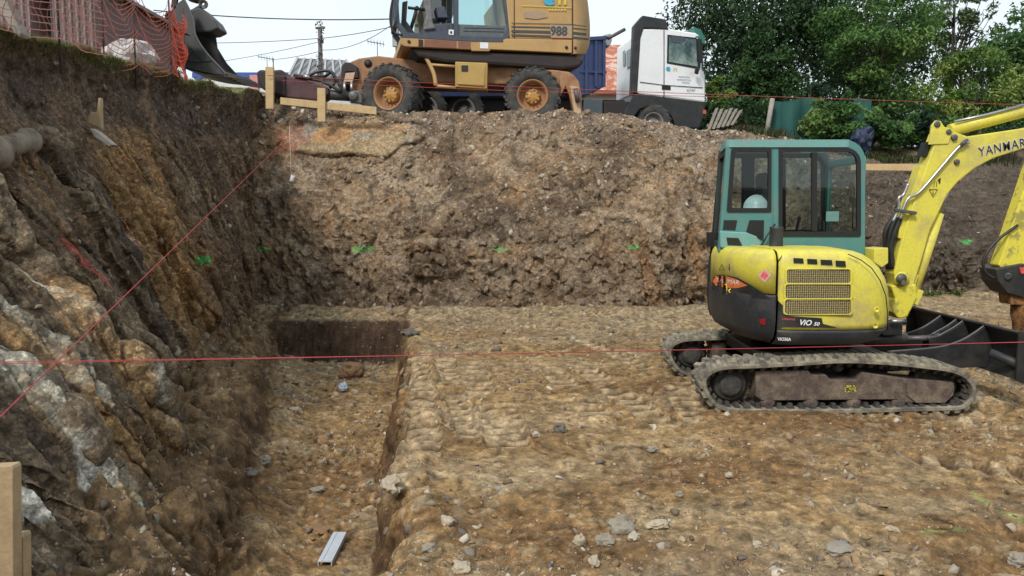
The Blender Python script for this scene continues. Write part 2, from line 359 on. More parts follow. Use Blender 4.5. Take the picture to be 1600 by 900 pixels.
def build_floor():
    nr, nc = 860, 900
    yy = 2.4 * (19.0 / 2.4) ** np.linspace(0, 1, nr); yy = np.concatenate([[-9, -5, -2, 0, 1.2, 1.9], yy, [20, 24]])
    uu = np.concatenate([[-3, -2, -1.5], np.linspace(-1.0, .95, nc), [1.3, 2, 3.2]])
    Y, U = np.meshgrid(yy, uu, indexing='ij'); X = U * (np.maximum(Y, 1) + .35)
    Z, a = floor_z(X, Y); zz = 0 * X; Nn = normals(X, Y, Z); Nn *= np.sign(Nn[..., 2:3]); fd = a['fine']; X0, Y0 = X, Y
    tan = np.array([.355, .225, .098]); brown = np.array([.20, .105, .042]); grey = np.array([.36, .285, .18]); dark = np.array([.13, .085, .05]); pale = np.array([.47, .35, .21])
    C = np.ones(X.shape + (3,)) * tan
    C = mixc(C, brown, ss(-.15, .45, fbm(X * .75, Y * 1.1, zz, 4, 101)) * .75)
    C = mixc(C, brown * .8, ss(.1, .45, a['n2']) * .5)
    C = mixc(C, pale, ss(.1, .5, fbm(X * 1.3 + 7, Y * 1.3, zz, 4, 105)) * .45)
    C = mixc(C, grey, ss(.0, .45, fbm(X * 1.1 + 3, Y * 1.7, zz, 4, 111)) * .5)
    C = mixc(C, grey * .95, ss(-2.8, -.5, Y - YB(X) + a['n2'] * 1.2) * .6)
    sp = .25 + .75 * a['rough']; C = mixc(C, grey * 1.15, (a['i1'] > .88) * ss(0, .3, a['n3'] + .25) * .8 * sp)
    C = mixc(C, grey * 1.2, (a['i2'] > .92) * .7 * sp)
    C = mixc(C, dark, (a['i2'] < .10) * .5 * sp)
    C = mixc(C, pale, ss(.5, .85, a['kz'] + .3 * a['n3']) * .75); C = mixc(C, dark * .9, ss(.55, .2, a['kz'] + .3 * a['n3']) * ss(.4, .8, a['km']) * .85)  # shading of the track prints painted in: pale ridge tops, dark grooves
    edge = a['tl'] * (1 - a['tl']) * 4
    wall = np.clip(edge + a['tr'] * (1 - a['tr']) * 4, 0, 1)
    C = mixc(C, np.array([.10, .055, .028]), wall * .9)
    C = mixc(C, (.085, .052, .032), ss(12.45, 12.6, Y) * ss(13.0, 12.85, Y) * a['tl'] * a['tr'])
    C = mixc(C, np.array([.165, .105, .055]), (1 - a['tl']) * ss(0, -1, X) * ss(14, 12.5, Y) * .8)
    # sprayed marking powder on the ground
    for (p, q) in (((1440, 838), (1555, 828)), ((1500, 762), (1560, 800)), ((1555, 800), (1600, 812))):
        A = fl(*p); B = fl(*q); d = (B - A); l = d.length; d.normalize()
        u = (X - A.x) * d.x + (Y - A.y) * d.y; v = -(X - A.x) * d.y + (Y - A.y) * d.x
        C = mixc(C, (.22, .42, .10), ss(.05, .01, np.abs(v + a['n2'] * .03)) * (u > 0) * (u < l) * ss(-.2, .3, a['n3'] + a['f1'] * .5) * .38)
    C *= (.76 + .62 * fbm(X * 20, Y * 14, Z * 28, 3, 120) + .25 * a['f1'])[..., None]
    X = X + Nn[..., 0] * fd; Y = Y + Nn[..., 1] * fd; Z = Z + Nn[..., 2] * fd
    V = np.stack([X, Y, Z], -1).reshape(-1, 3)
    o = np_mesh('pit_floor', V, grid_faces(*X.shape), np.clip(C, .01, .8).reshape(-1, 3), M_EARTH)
    tag(o, kind='structure'); return X, Y, Z, C
M_EARTH = earth_mat('earth', s1=22, s2=26, bump=.7, lo=.78, hi=1.22, chip=.32)
M_ROCK = earth_mat('rock', rough=.85, s1=14, s2=30, bump=.8, lo=.72, hi=1.3, chip=.42)
M_SLATE = earth_mat('slate rock', rough=.8, s1=18, s2=24, bump=1.0, lo=.62, hi=1.38, chip=.62)
M_STONE = earth_mat('stone', rough=.85, s1=60, bump=.3, lo=.75, hi=1.25)
M_LEAF = earth_mat('leaf', rough=.55, s1=3, bump=0, lo=.8, hi=1.2, trans=.35)
FLOOR = build_floor()

def spray(C, X, Z, c, hw, hh, col, seed, k=.62):
    m = ss(1.15, .75, np.sqrt(((X - c[0]) / hw) ** 2 + ((Z - c[1]) / hh) ** 2) + .45 * vn(X * 22, Z * 22, 0 * X, seed))
    return mixc(C, col, m * k * (.75 + .5 * vn(X * 60, Z * 60, 0 * X, seed + 1)))
def build_left():
    ns, nt_ = 1350, 540
    s = np.concatenate([[-6, -3, 0, 1.2], 2.2 * (16.2 / 2.2) ** np.linspace(0, 1, ns)])
    t = np.concatenate([np.linspace(0, 1, nt_), np.linspace(1.01, 1.9, 60)])
    T, Y = np.meshgrid(t, s, indexing='ij')
    tt = np.clip(T, 0, 1)
    f = np.interp(tt, [0, .08, .2, .45, .7, .84, .93, 1], [0, .2, .34, .52, .8, 1.02, 1.06, 1.0])
    f = lerp(f, np.interp(tt, [0, .08, .2, .45, .7, .84, .93, 1], [0, .03, .08, .34, .74, 1.0, 1.05, 1.0]), ss(8, 5.5, Y))
    xb, xt, zt = XB(Y) - .10 * ss(7, 4.5, Y), XT(Y), ZT(Y)
    zt = zt + .1 * fbm(Y * 1.3, 0 * Y, 0 * Y, 3, 7)
    Z = -.55 + (zt + .55) * tt; X = xb + (xt - xb) * f
    X = X - np.maximum(T - 1, 0) * 4; Z = Z + np.sin(np.clip(T - 1, 0, .3) / .3 * math.pi / 2) * .03 - np.maximum(T - 1.1, 0) * .25
    # steeply dipping beds: coordinates along / across the bedding
    k = .55; A = (Y + .9 * (Z) * k); B = Z - k * Y * .3
    wob = fbm(X * 1.2, Y * 1.2, Z * 1.2, 3, 201) * .35
    f0, i0, d0 = facet(A * 1.9 + wob, B * .42, X * .5, 203, 1.5, 90)
    f1, i1, d1 = facet(A * 5.2 + wob, B * .85, X * 1.2, 211, 1.6, 90)
    n = fbm(Y * 2.2, Z * 1.8, X, 5, 231)
    soil = ss(.76, .86, tt + n * .06)                              # dark topsoil under the turf
    talus = ss(.25, .17, tt + n * .06 + .15 * ss(7.8, 5.6, Y))
    rk = (1 - soil) * (1 - talus * .85)
    far = ss(9, 13, Y)
    amp = rk * lerp(1.0, .55, far)
    db = f0 * .24 * amp + f1 * .11 * amp
    j = Y - (6.15 - .38 * (Z - 1.0)); db = db - .28 * np.exp(-(j / .16) ** 2) * ss(2.9, 2.2, Z) * ss(.1, .6, Z)
    db = db + .14 * ss(.05, -.5, j) * ss(3.0, 2.2, Z) * (1 - talus)
    db = db + soil * fbm(Y * 3, Z * 3, X, 3, 241) * .13 + n * .10 * (1 - rk * .4)
    X = X + db * ss(1.06, .98, T) * .95; Z = Z + db * .1 * ss(1.06, .98, T); Y = Y - db * .12
    Nn = normals(X, Y, Z, 3); Nn *= np.where(Nn[..., 0:1] + .3 * Nn[..., 2:3] < 0, -1, 1)
    # beds dip steeply: coordinates across, along and into the bedding
    Aa = Y * .80 + Z * .42 + X * .45; Bb = Z * .9 - Y * .42
    f2, i2, d2 = facet(Aa * 6.5, Bb * 2.0, (X - Y * .3) * 5, 223, 2.4, 250); f3, i3, d3 = facet(Aa * 20, Bb * 7, X * 16, 227, 2.4, 400)
    def slab(u, sd):
        k = np.floor(u); q = u - k; h = _hash(k, 0 * k, 0 * k, sd); return (np.minimum(q, (1 - q) * 7) - .3) * (.3 + .7 * h) + (h - .5) * .8
    us = Y * .9 + Z * .2 + X * .25 + wob * .35 + .06 * n; u2 = us + .05 * fbm(Y * 6, Z * 2, X * 4, 3, 229)
    gate = ss(-.35, .25, fbm(Y * 1.3, Z * 1.6, X, 3, 230))
    d = f2 * .06 * (amp * .85 + .15) + f3 * .034 + (slab(us * 3.4, 231) * .19 + slab(u2 * 10.5, 232) * .09) * amp * gate + slab(u2 * 27 + .15 * fbm(Y * 9, Z * 3, X * 5, 3, 228), 234) * .022 * amp * (1 - .6 * gate) + fbm(X * 13, Y * 13, Z * 13, 3, 233) * .018
    d = d * ss(1.08, .98, T); A = Aa * 1.2; X1 = X
    X = X + Nn[..., 0] * d; Y2 = Y + Nn[..., 1] * d; Z = Z + Nn[..., 2] * d
    # colour of the beds
    dk = np.array([.080, .058, .042]); br = np.array([.155, .095, .052]); och = np.array([.30, .175, .07]); gy = np.array([.205, .155, .10]); wh = np.array([.44, .41, .32]); org = np.array([.26, .115, .035])
    C = np.ones(X.shape + (3,)) * br
    bed = fbm(A * 1.6 + wob, B * .35, X * .3, 4, 251)
    C = mixc(C, dk, ss(-.05, .35, bed) * .85)
    C = mixc(C, gy, ss(.0, .35, fbm(A * 3.4, B * .5, X, 4, 257)) * .7); C = mixc(C, gy * 1.5, ss(.25, .4, fbm(A * 8, B * .7, X, 3, 258)) * rk * .5); C = mixc(C, dk * .7, ss(.22, .4, fbm(A * 7 + 3, B * .6, X, 3, 259)) * rk * .6)
    C = mixc(C, gy * 1.2, (i1 > .75) * rk * .5); C = mixc(C, dk * .9, (i1 < .2) * rk * .6)
    C = mixc(C, och, ss(.1, .35, fbm(A * 2.1 + 5, B * .5, X, 4, 263)) * ss(11, 8.5, Y) * .75)
    oc = np.exp(-((Y + .25 * (Z - 2) - 9.2) / .55) ** 2) * ss(.2, .8, Z) * ss(-.5, .2, n + bed)
    C *= .9; C = mixc(C, och, oc * .75); C = mixc(C, org, oc * ss(.0, .4, n) * .7)
    og2 = np.exp(-((Y - 9.4) / .8) ** 2) * ss(2.0, 2.8, Z) * (1 - soil * .5); C = mixc(C, (.26, .15, .07), og2 * .6)
    nw = ss(6.4, 5.7, Y + .38 * (Z - 1)) * (1 - talus)
    C = mixc(C, gy * .85, nw * .55); C = mixc(C, wh * .78, nw * ss(.2, .38, fbm(A * 5.5, B * .6, X * 1.5, 5, 271)) * .85)
    C = mixc(C, och, nw * ss(.15, .4, fbm(A * 4.2 + 9, B * .6, X * 1.5, 4, 277)) * .7); C = mixc(C, dk, nw * ss(.2, .45, fbm(A * 6.5 + 2, B * .8, X * 1.5, 4, 279)) * .7)
    C = mixc(C, (.080, .058, .042), soil * .9 * ss(-.5, .2, -bed + .3)); C = mixc(C, (.18, .115, .065), soil * ss(.05, .4, n) * .7)
    C = mixc(C, br, far * .35 * (1 - soil)); C = mixc(C, (.19, .115, .06), talus * .8)
    # white vein and pale knobs
    def blob(c, hy, hz, sd, sl=0): return ss(1.1, .8, np.sqrt(((Y + sl * (Z - c[1]) - c[0]) / hy) ** 2 + ((Z - c[1]) / hz) ** 2) + .5 * vn(Y * 9, Z * 9, X * 9, sd))
    C = mixc(C, (.60, .56, .47), blob((6.35, .56), .11, .34, 281, .45)); C = mixc(C, (.50, .36, .2), blob((6.42, .42), .13, .12, 283))
    C = mixc(C, (.52, .49, .42), blob((3.62, .46), .13, .11, 285)); C = mixc(C, (.46, .43, .36), blob((4.28, .42), .07, .26, 286)); C = mixc(C, (.40, .29, .16), blob((4.36, .2), .11, .13, 287)); C = mixc(C, (.45, .28, .2), blob((8.15, 1.52), .12, .1, 289))
    C = mixc(C, (.46, .42, .33), blob((5.35, 1.1), .04, .4, 288, .3)); C = mixc(C, och, nw * ss(.1, .3, fbm(A * 4.4 + 19, B * .7, X * 1.5, 4, 290)) * .55)
    C = mixc(C, (.42, .06, .06), blob((6.45, 1.40), .07, .18, 291, .6) * .5)
    for (y, z, hy, hz) in ((6.12, .63, .13, .05), (9.9, 1.22, .17, .06), (3.3, .66, .10, .08)): C = mixc(C, (.06, .40, .10), blob((y, z), hy, hz, 293) * .75)
    turf = ss(.985, 1.0, T + n * .02); C = mixc(C, (.13, .13, .045), turf * .9); C = mixc(C, (.25, .17, .08), ss(1.15, 1.5, T + n * .3) * .7)
    C *= (1 + .35 * fbm(Y * 25, Z * 22, X1 * 25, 3, 299))[..., None]
    V = np.stack([X, Y2, Z], -1).reshape(-1, 3)
    o = np_mesh('rock_wall', V, grid_faces(*X.shape), np.clip(C, .01, .8).reshape(-1, 3), M_SLATE)
    tag(o, kind='structure'); return X, Y2, Z, T
LEFT = build_left()
def build_far():
    nx, nt_ = 1250, 470
    x = np.concatenate([np.linspace(-9, -5.6, 20), np.linspace(-5.5, 9.2, nx), np.linspace(9.3, 16, 90)])
    t = np.concatenate([np.linspace(0, 1, nt_), np.linspace(1.01, 2.4, 70)])
    T, X = np.meshgrid(t, x, indexing='ij'); tt = np.clip(T, 0, 1)
    yb, zt = YB(X), ZTF(X) + .05 * fbm(X * 2.2, 0 * X, 0 * X, 4, 301)
    dep = np.interp(tt, [0, .05, .15, .42, .55, .75, .93, 1], [-.28, .02, .14, .3, .55, 1.1, 1.55, 1.75])
    Z = -.2 + (zt + .2) * tt; Y = yb + dep
    over = np.maximum(T - 1, 0); Y = Y + over * 1.9
    g = GZ(X, Y); Z = np.where(T > 1, lerp(Z, g - .06, ss(0, .5, over)), Z)
    n = fbm(X * 1.3, Z * 1.6, Y * .5, 5, 311)
    f0, i0, d0 = facet(X * 1.8 + n * .4, Z * 1.5, Y * .8, 313, 1.2); f1, i1, d1 = facet(X * 6 + .5 * Z, Z * 4.5, Y * 3, 317, 1.2)
    f4, i4, d4 = facet(X * 3.4 + Z * .8, Z * .9, Y, 323, 1.2)
    right = ss(1.2, 3.2, X)
    low = ss(.55, .4, tt); top = ss(.86, .95, tt + n * .03)
    d = n * .16 + f0 * .09 * low + f1 * .04 + f4 * .17 * low * right
    # big smooth sandy face near the top left corner, and the slot beside it
    sx, sz = W(545, 215, 15.1).x, W(545, 215, 15.1).z
    e = np.sqrt(((X - sx) / 1.32) ** 2 + ((Z - sz) / .36) ** 2) + .25 * vn(X * 3, Z * 3, 0 * X, 337)
    sm = ss(1.05, .85, e); d = d * (1 - .75 * sm) + sm * (.04 + .06 * vn(X * .9 + 3, Z * 2, 0 * X, 339)); d = d - .09 * np.exp(-((e - 1.08) / .08) ** 2) * ss(-.8, .6, (X - sx) + .5)
    d = d * ss(1.5, 1.0, T) + .05 * fbm(X * 5, Y * 5, 0 * X, 4, 341) * ss(1, 1.1, T)
    Y = Y - d * .9; Z = Z + d * .3 * ss(.0, .2, tt)
    Nn = normals(X, Y, Z, 3); Nn *= np.where(-Nn[..., 1:2] + Nn[..., 2:3] < 0, -1, 1)
    f2, i2, d2 = facet(X * 15, Z * 15, Y * 15, 321, 2.2, 300); f5, i5, d5 = facet(X * 7 + Z * 2, Z * 4.5, Y * 6, 325, 2.0, 70)
    d = (f2 * .020 + f5 * .045 * (.3 + low) + fbm(X * 7, Z * 7, Y * 7, 5, 331) * .055 * ss(1.6, 1.0, T)) * (1 - .75 * sm)
    X = X + Nn[..., 0] * d; Y = Y + Nn[..., 1] * d; Z = Z + Nn[..., 2] * d
    Z = Z + ss(.9, 1.0, T) * ss(1.5, 1.0, T) * (.05 + .06 * fbm(X * 3.5, Y * 3, 0 * X, 4, 343))
    br = np.array([.165, .104, .058]); dk = np.array([.078, .056, .038]); gy = np.array([.24, .185, .128]); wm = np.array([.25, .145, .07]); tan = np.array([.27, .19, .115])
    C = np.ones(X.shape + (3,)) * br
    C = mixc(C, tan, ss(-.05, .4, fbm(X * .8, Z * 1.2, 0 * X, 4, 351)) * .6 * (1 - low * .5))
    C = mixc(C, dk, ss(-.05, .4, fbm(X * 1.1 + 4, Z * 1.3, 0 * X, 5, 353)) * .75)
    C = mixc(C, gy, ss(.05, .4, fbm(X * 1.4 + 9, Z * 1.6, 0 * X, 5, 357)) * .7)
    C = mixc(C, wm, ss(.15, .5, fbm(X * 1.5 + 2, Z * 1.9, 0 * X, 4, 359)) * .4)
    wx = fbm(X * 1.5, Z * 1.5, 0 * X, 3, 381) * .6; wz = fbm(X * 1.5 + 7, Z * 1.5, 0 * X, 3, 383) * .6
    C = mixc(C, gy * 1.25, ss(.12, .42, fbm((X + wx) * 3.2, (Z + wz) * 7.5, 0 * X, 5, 385)) * .6); C = mixc(C, dk * .85, ss(.1, .4, fbm((X + wx) * 3.6 + 5, (Z + wz) * 7 + 3, 0 * X, 5, 387)) * .7)
    C = mixc(C, tan * 1.1, ss(.15, .45, fbm((X + wz) * 2.1 + 2, (Z + wx) * 4 + 8, 0 * X, 5, 389)) * .5 * (1 - low * .4))
    C = mixc(C, wm, ss(.15, .4, fbm(X * 5, Z * 1.1, 0 * X, 4, 391)) * right * low * .6); C = mixc(C, dk * .8, ss(.18, .36, fbm(X * 7 + Z * 2, Z * 1.3, 0 * X, 4, 393)) * right * low * .7)
    C = mixc(C, gy * 1.15, (i1 > .85) * .35); C = mixc(C, dk, (i1 < .12) * .35); C = mixc(C, gy * 1.3, (i2 > .93) * .4)
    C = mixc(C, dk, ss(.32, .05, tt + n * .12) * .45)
    C = mixc(C, gy * .85, low * ss(-1.0, 1.5, X) * (i4 > .55) * .5); C = mixc(C, wm, low * right * (i4 < .3) * .6)
    C = mixc(C, (.19, .145, .11), top * .5)
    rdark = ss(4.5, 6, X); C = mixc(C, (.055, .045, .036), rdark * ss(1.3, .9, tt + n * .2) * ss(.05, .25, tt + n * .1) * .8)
    C = mixc(C, (.30, .22, .125), sm * .8); C = mixc(C, (.22, .20, .17), sm * ss(-.1, .4, vn(X * 1.8 + 1, Z * 3, 0 * X, 361)) * .7); C = mixc(C, (.36, .2, .09), sm * ss(.3, .6, vn(X * 1.2 + 5, Z * 5, 0 * X, 363)) * .8)
    rx = W(458, 218, 15.1); C = spray(C, X, Z, (rx.x, rx.z), .30, .24, (.30, .075, .04), 367, .5)
    for (a, b, q) in ((408, 389, 1), (567, 389, 1.1), (780, 389, .8), (990, 386, .7), (1527, 378, 1)):
        p = W(a, b, 14.0 if a < 1200 else 16.2); C = spray(C, X, Z, (p.x, p.z), .16 * q, .055 * q, (.06, .46, .10), 371 + a)
    C *= (1.1 + .5 * fbm(X * 14, Z * 14, Y * 14, 4, 377))[..., None]
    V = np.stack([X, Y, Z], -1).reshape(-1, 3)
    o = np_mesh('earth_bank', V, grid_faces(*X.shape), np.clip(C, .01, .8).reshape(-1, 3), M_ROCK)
    tag(o, kind='structure'); return X, Y, Z, T
FAR = build_far()
def build_ground():
    a = np.concatenate([-np.geomspace(500, 14, 14), np.linspace(-13.5, 17, 140), np.geomspace(18, 500, 16)])
    b = np.concatenate([-np.geomspace(500, 12, 12), np.linspace(-11.5, 30, 180), np.geomspace(31, 700, 18)])
    Y, X = np.meshgrid(b, a, indexing='ij')
    z = GZ(X, Y) + .03 * fbm(X * .7, Y * .7, 0 * X, 3, 401)
    ins = ss(0, .5, X - (XT(np.clip(Y, -8, 16)) - .9)) * ss(.2, -.4, Y - (YB(X) + 2.6)) * ss(14, 13, X) * ss(-9, -8, Y)
    Z = lerp(z, -1.6, ins)
    C = np.ones(X.shape + (3,)) * np.array([.2, .15, .1]); C = mixc(C, (.1, .11, .05), ss(0, .4, fbm(X * .2, Y * .2, 0 * X, 3, 405)) * ss(24, 40, np.abs(Y)))
    o = np_mesh('ground', np.stack([X, Y, Z], -1).reshape(-1, 3), grid_faces(*X.shape), C.reshape(-1, 3), M_EARTH)
    tag(o, kind='structure')
build_ground()

# ------------------------------------------------------------------ stones and rubble
def stone_template(seed, flat=.45):
    """angular slab: a skewed, chipped box"""
    r = np.random.RandomState(seed)
    n = r.randint(5, 7); n = 6; an = np.sort(np.arange(n) * 2 * np.pi / n + r.uniform(-.42, .42, n)); ra = r.uniform(.65, 1.15, n)
    el = r.uniform(.5, .85)
    bot = np.stack([np.cos(an) * ra, np.sin(an) * ra * el, -flat * r.uniform(.5, 1, n)], -1)
    top = np.stack([np.cos(an) * ra * r.uniform(.6, 1.0, n), np.sin(an) * ra * el * r.uniform(.6, 1.0, n), flat * r.uniform(.5, 1.1, n)], -1)
    v = np.concatenate([bot, top]); f = []
    for i in range(6):
        j = (i + 1) % 6; f += [(i, j, 6 + j), (i, 6 + j, 6 + i)]
    for i in range(1, 5): f += [(6, 6 + i, 7 + i), (0, i + 1, i)]
    return v, np.array(f)
TEMPL = [stone_template(i, .16 + .09 * (i % 5)) for i in range(14)]
def rubble(name, P, size, cols, seed, N=None, tilt=.5, m=None, sink=.15):
    r = np.random.RandomState(seed); n = len(P); Vs = []; Fs = []; Cs = []; b = 0
    which = r.randint(0, len(TEMPL), n)
    for k, (v, f) in enumerate(TEMPL):
        idx = np.where(which == k)[0]
        if not len(idx): continue
        q = len(idx); a = r.uniform(0, 2 * np.pi, q)
        # basis: up = normal + jitter
        up = (N[idx] if N is not None else np.tile([0, 0, 1.], (q, 1))) + r.normal(0, tilt, (q, 3)); up /= np.linalg.norm(up, axis=1)[:, None]
        h = np.stack([np.cos(a), np.sin(a), 0 * a + .01], -1); t1 = np.cross(up, h); t1 /= np.linalg.norm(t1, axis=1)[:, None]; t2 = np.cross(up, t1)
        B = np.stack([t1, t2, up], 1)                               # rows
        vv = np.einsum('vi,qij->qvj', v, B) * size[idx][:, None, None] + P[idx][:, None, :] + up[:, None, :] * (size[idx] * sink)[:, None, None]
        Vs.append(vv.reshape(-1, 3)); Fs.append((f[None] + (np.arange(q) * 12)[:, None, None] + b).reshape(-1, 3)); b += q * 12
        Cs.append(np.repeat(cols[idx], 12, 0))
    return np_mesh(name, np.concatenate(Vs), np.concatenate(Fs), np.concatenate(Cs), m or M_STONE)
def pick(g, n, seed, wfun):
    X, Y, Z = g[:3]; r = np.random.RandomState(seed)
    nr, nc = X.shape; i = r.randint(1, nr - 1, n * 4); j = r.randint(1, nc - 1, n * 4)
    wq = wfun(X[i, j], Y[i, j], Z[i, j], i, j); keep = r.uniform(0, 1, n * 4) < wq
    i, j = i[keep][:n], j[keep][:n]
    du = np.stack([X[i, j + 1] - X[i, j - 1], Y[i, j + 1] - Y[i, j - 1], Z[i, j + 1] - Z[i, j - 1]], -1)
    dv = np.stack([X[i + 1, j] - X[i - 1, j], Y[i + 1, j] - Y[i - 1, j], Z[i + 1, j] - Z[i - 1, j]], -1)
    N = np.cross(du, dv); N /= (np.linalg.norm(N, axis=1)[:, None] + 1e-9); return np.stack([X[i, j], Y[i, j], Z[i, j]], -1), N, r
PAL = np.array([(.38, .32, .24), (.29, .23, .16), (.2, .15, .10), (.46, .41, .33), (.3, .2, .11), (.16, .13, .11), (.27, .18, .095), (.26, .225, .175)])
SOILW = np.array([.10, .13, .16, .06, .2, .14, .2, .06]); SOILW /= SOILW.sum()
def cols(r, n, b=1.0, wts=None): return np.clip(PAL[r.choice(len(PAL), n, p=wts)] * r.uniform(.75, 1.2, (n, 1)) * b, .01, .85)
# floor gravel: clustered; the grid is dense near the camera, so weight by distance
P, N_, r = pick(FLOOR[:3], 78000, 1, lambda x, y, z, i, j: ((y > 2.6) & (y < 14.5) & (np.abs(x) < y * .85)) * np.where(x < -.3 - .118 * y, 1.0, .6) * (.30 + .70 * ss(.0, .3, fbm(x * 1.3, y * 1.3, 0 * x, 4, 501))) * np.where(y > 12, 1, .75))
sz = .0042 + .0066 * r.pareto(2.2, len(P)); sz = np.clip(sz, .004, .06) * np.clip(P[:, 1] / 8, .75, 1.3)
km_ = floor_z(P[:, 0], P[:, 1])[1]['km']; P, sz, N_ = P[km_ < .4], sz[km_ < .4], N_[km_ < .4]; SC_ = cols(r, len(P), .95, SOILW)
tag(rubble('gravel', P, sz, cols(r, len(P), .95, SOILW), 2, N_, .7), 'loose gravel and slate chips strewn over the pit floor', 'gravel', kind='stuff')
P, N_, r = pick(FAR[:3], 5200, 3, lambda x, y, z, i, j: ((x > -5) & (x < 10) & ~((np.abs(x + 3.1) < 1.2) & (np.abs(z - 3.2) < .35))) * (.06 + .94 * ss(.9, 2.6, z + .8 * fbm(x * .8, z, 0 * x, 3, 503)) * ss(-.3, .3, fbm(x * 1.1, z * 1.1, 0 * x, 3, 505)) + .5 * (z < .3)))
sz = np.clip(.008 + .015 * r.pareto(2.2, len(P)), .008, .085)
tag(rubble('bank_rubble', P, sz, cols(r, len(P), .85), 4, N_, .5), 'stone rubble stuck in and along the top of the far earth bank', 'rubble', kind='stuff')
P, N_, r = pick((LEFT[0], LEFT[1], LEFT[2]), 5000, 5, lambda x, y, z, i, j: ((y > 2.6) & (i < 600)) * (.12 + .9 * ss(.7, .1, z) + .35 * ss(10, 13, y)))
sz = np.clip(.009 + .014 * r.pareto(2.6, len(P)), .007, .06) * np.clip(P[:, 1] / 8, .6, 1.3)
tag(rubble('wall_rubble', P, sz, cols(r, len(P), .7), 6, N_, .5), 'stone chips and clods lodged on the rock wall at the left', 'rubble', kind='stuff')
P, N_, r = pick(FAR[:3], 4200, 13, lambda x, y, z, i, j: ((x > -4.6) & (x < 6) & (i > 425) & (i < 490)) * 1.0)
sz = np.clip(.012 + .02 * r.pareto(3, len(P)), .012, .07)
tag(rubble('berm_rubble', P, sz, cols(r, len(P), 1.25), 14, N_, .5), 'pale loose rubble lining the crest of the far bank under the wheels', 'rubble', kind='stuff')
def fz(x, y):
    z, a = floor_z(np.array([x]), np.array([y])); return float(z[0] + a['fine'][0])
# ================================================================== MATERIALS OF THE MACHINES
YEL = mat('yellow paint', (.66, .585, .07), .42, dirt=(.34, .27, .14), amt=.75, scale=3.5, bump=.04)
YELW = mat('worn yellow paint', (.66, .58, .06), .5, dirt=(.10, .085, .06), amt=.6, scale=8, bump=.1, edge=(.52, .6))
TEAL = mat('teal cab paint', (.068, .215, .20), .42, dirt=(.16, .2, .17), amt=.55, scale=4, bump=.04)
TEALL = mat('pale teal paint', (.15, .33, .31), .45, dirt=(.2, .28, .25), amt=.5, scale=6, bump=.04)
BLK = mat('black painted steel', (.014, .015, .017), .45, dirt=(.08, .07, .055), amt=.4, scale=5, bump=.06)
PLA = mat('dark plastic', (.02, .023, .028), .5, dirt=(.11, .095, .07), amt=.55, scale=3, bump=.05)
RIM = mat('black rubber seal', (.008, .009, .009), .6, amt=.1)
TRK = mat('dusty track rubber', (.09, .08, .065), .9, dirt=(.34, .30, .22), amt=.9, scale=7, bump=.5, bscale=70, edge=(.38, .62))
TRI = mat('dark track rubber', (.035, .034, .032), .75, dirt=(.13, .11, .08), amt=.7, scale=9, bump=.3)
FRM = mat('muddy brown steel', (.075, .052, .043), .7, dirt=(.22, .17, .12), amt=.85, scale=10, bump=.6, bscale=60, edge=(.42, .65))
STL = mat('bare steel', (.42, .42, .42), .32, metal=.8, dirt=(.15, .12, .1), amt=.4, bump=.05)
DST = mat('dark steel', (.10, .10, .105), .5, metal=.5, dirt=(.16, .13, .1), amt=.6, bump=.2)
WHT = mat('white paint', (.72, .73, .74), .4, dirt=(.45, .43, .4), amt=.3, scale=2, bump=.02)
HOSE = mat('black hose', (.012, .012, .013), .45, dirt=(.06, .055, .05), amt=.4)
REDP = mat('red decal', (.55, .05, .05), .5, dirt=(.6, .3, .3), amt=.4, scale=60)
ORAN = mat('orange decal', (.62, .17, .04), .5, dirt=(.5, .05, .03), amt=.9, scale=8)
GLS = glass('cab glass', (.66, .74, .73), .05)
def mesh_mat():
    m = bpy.data.materials.new('perforated grille'); n, b = nodes(m); N = n.nodes.new; K = n.links.new
    tc = N('ShaderNodeTexCoord'); mp = N('ShaderNodeMapping'); mp.inputs['Scale'].default_value = (1, .02, 1.2); v = N('ShaderNodeTexVoronoi'); v.inputs['Scale'].default_value = 52; v.inputs['Randomness'].default_value = .12
    r = N('ShaderNodeValToRGB'); r.color_ramp.elements[0].position = .36; r.color_ramp.elements[0].color = (.02, .018, .012, 1); r.color_ramp.elements[1].position = .50; r.color_ramp.elements[1].color = (.36, .29, .12, 1)
    K(tc.outputs['Object'], mp.inputs[0]); K(mp.outputs[0], v.inputs['Vector']); K(v.outputs['Distance'], r.inputs[0]); K(r.outputs[0], b.inputs['Base Color']); b.inputs['Roughness'].default_value = .6
    return m
GRILLE = mesh_mat()
def text_px(name, body, m, parent, fn, px, py, hpx, ang=0, off=.004, shear=0, bold=0, xs=1.0, sub=True, space=1):
    """lettering wrapped on a surface: fn(px, py, off) gives the surface point"""
    c = bpy.data.curves.new(name, 'FONT'); c.body = body; c.size = 1; c.shear = shear; c.offset = bold; c.resolution_u = 3; c.space_character = space
    t = bpy.data.objects.new('tmp', c); COL.objects.link(t); bpy.context.view_layer.update()
    me = bpy.data.meshes.new_from_object(t); bpy.data.objects.remove(t)
    ca, sa = math.cos(R(ang)), math.sin(R(ang)); O = origin(parent)
    for v in me.vertices:
        x, y = v.co.x * hpx * 1.38 * xs, v.co.y * hpx * 1.38
        v.co = fn(px + x * ca + y * sa, py + x * sa - y * ca, off) - O
    me.materials.clear(); me.materials.append(m); me.name = name
    return link_mesh(name, me, parent)
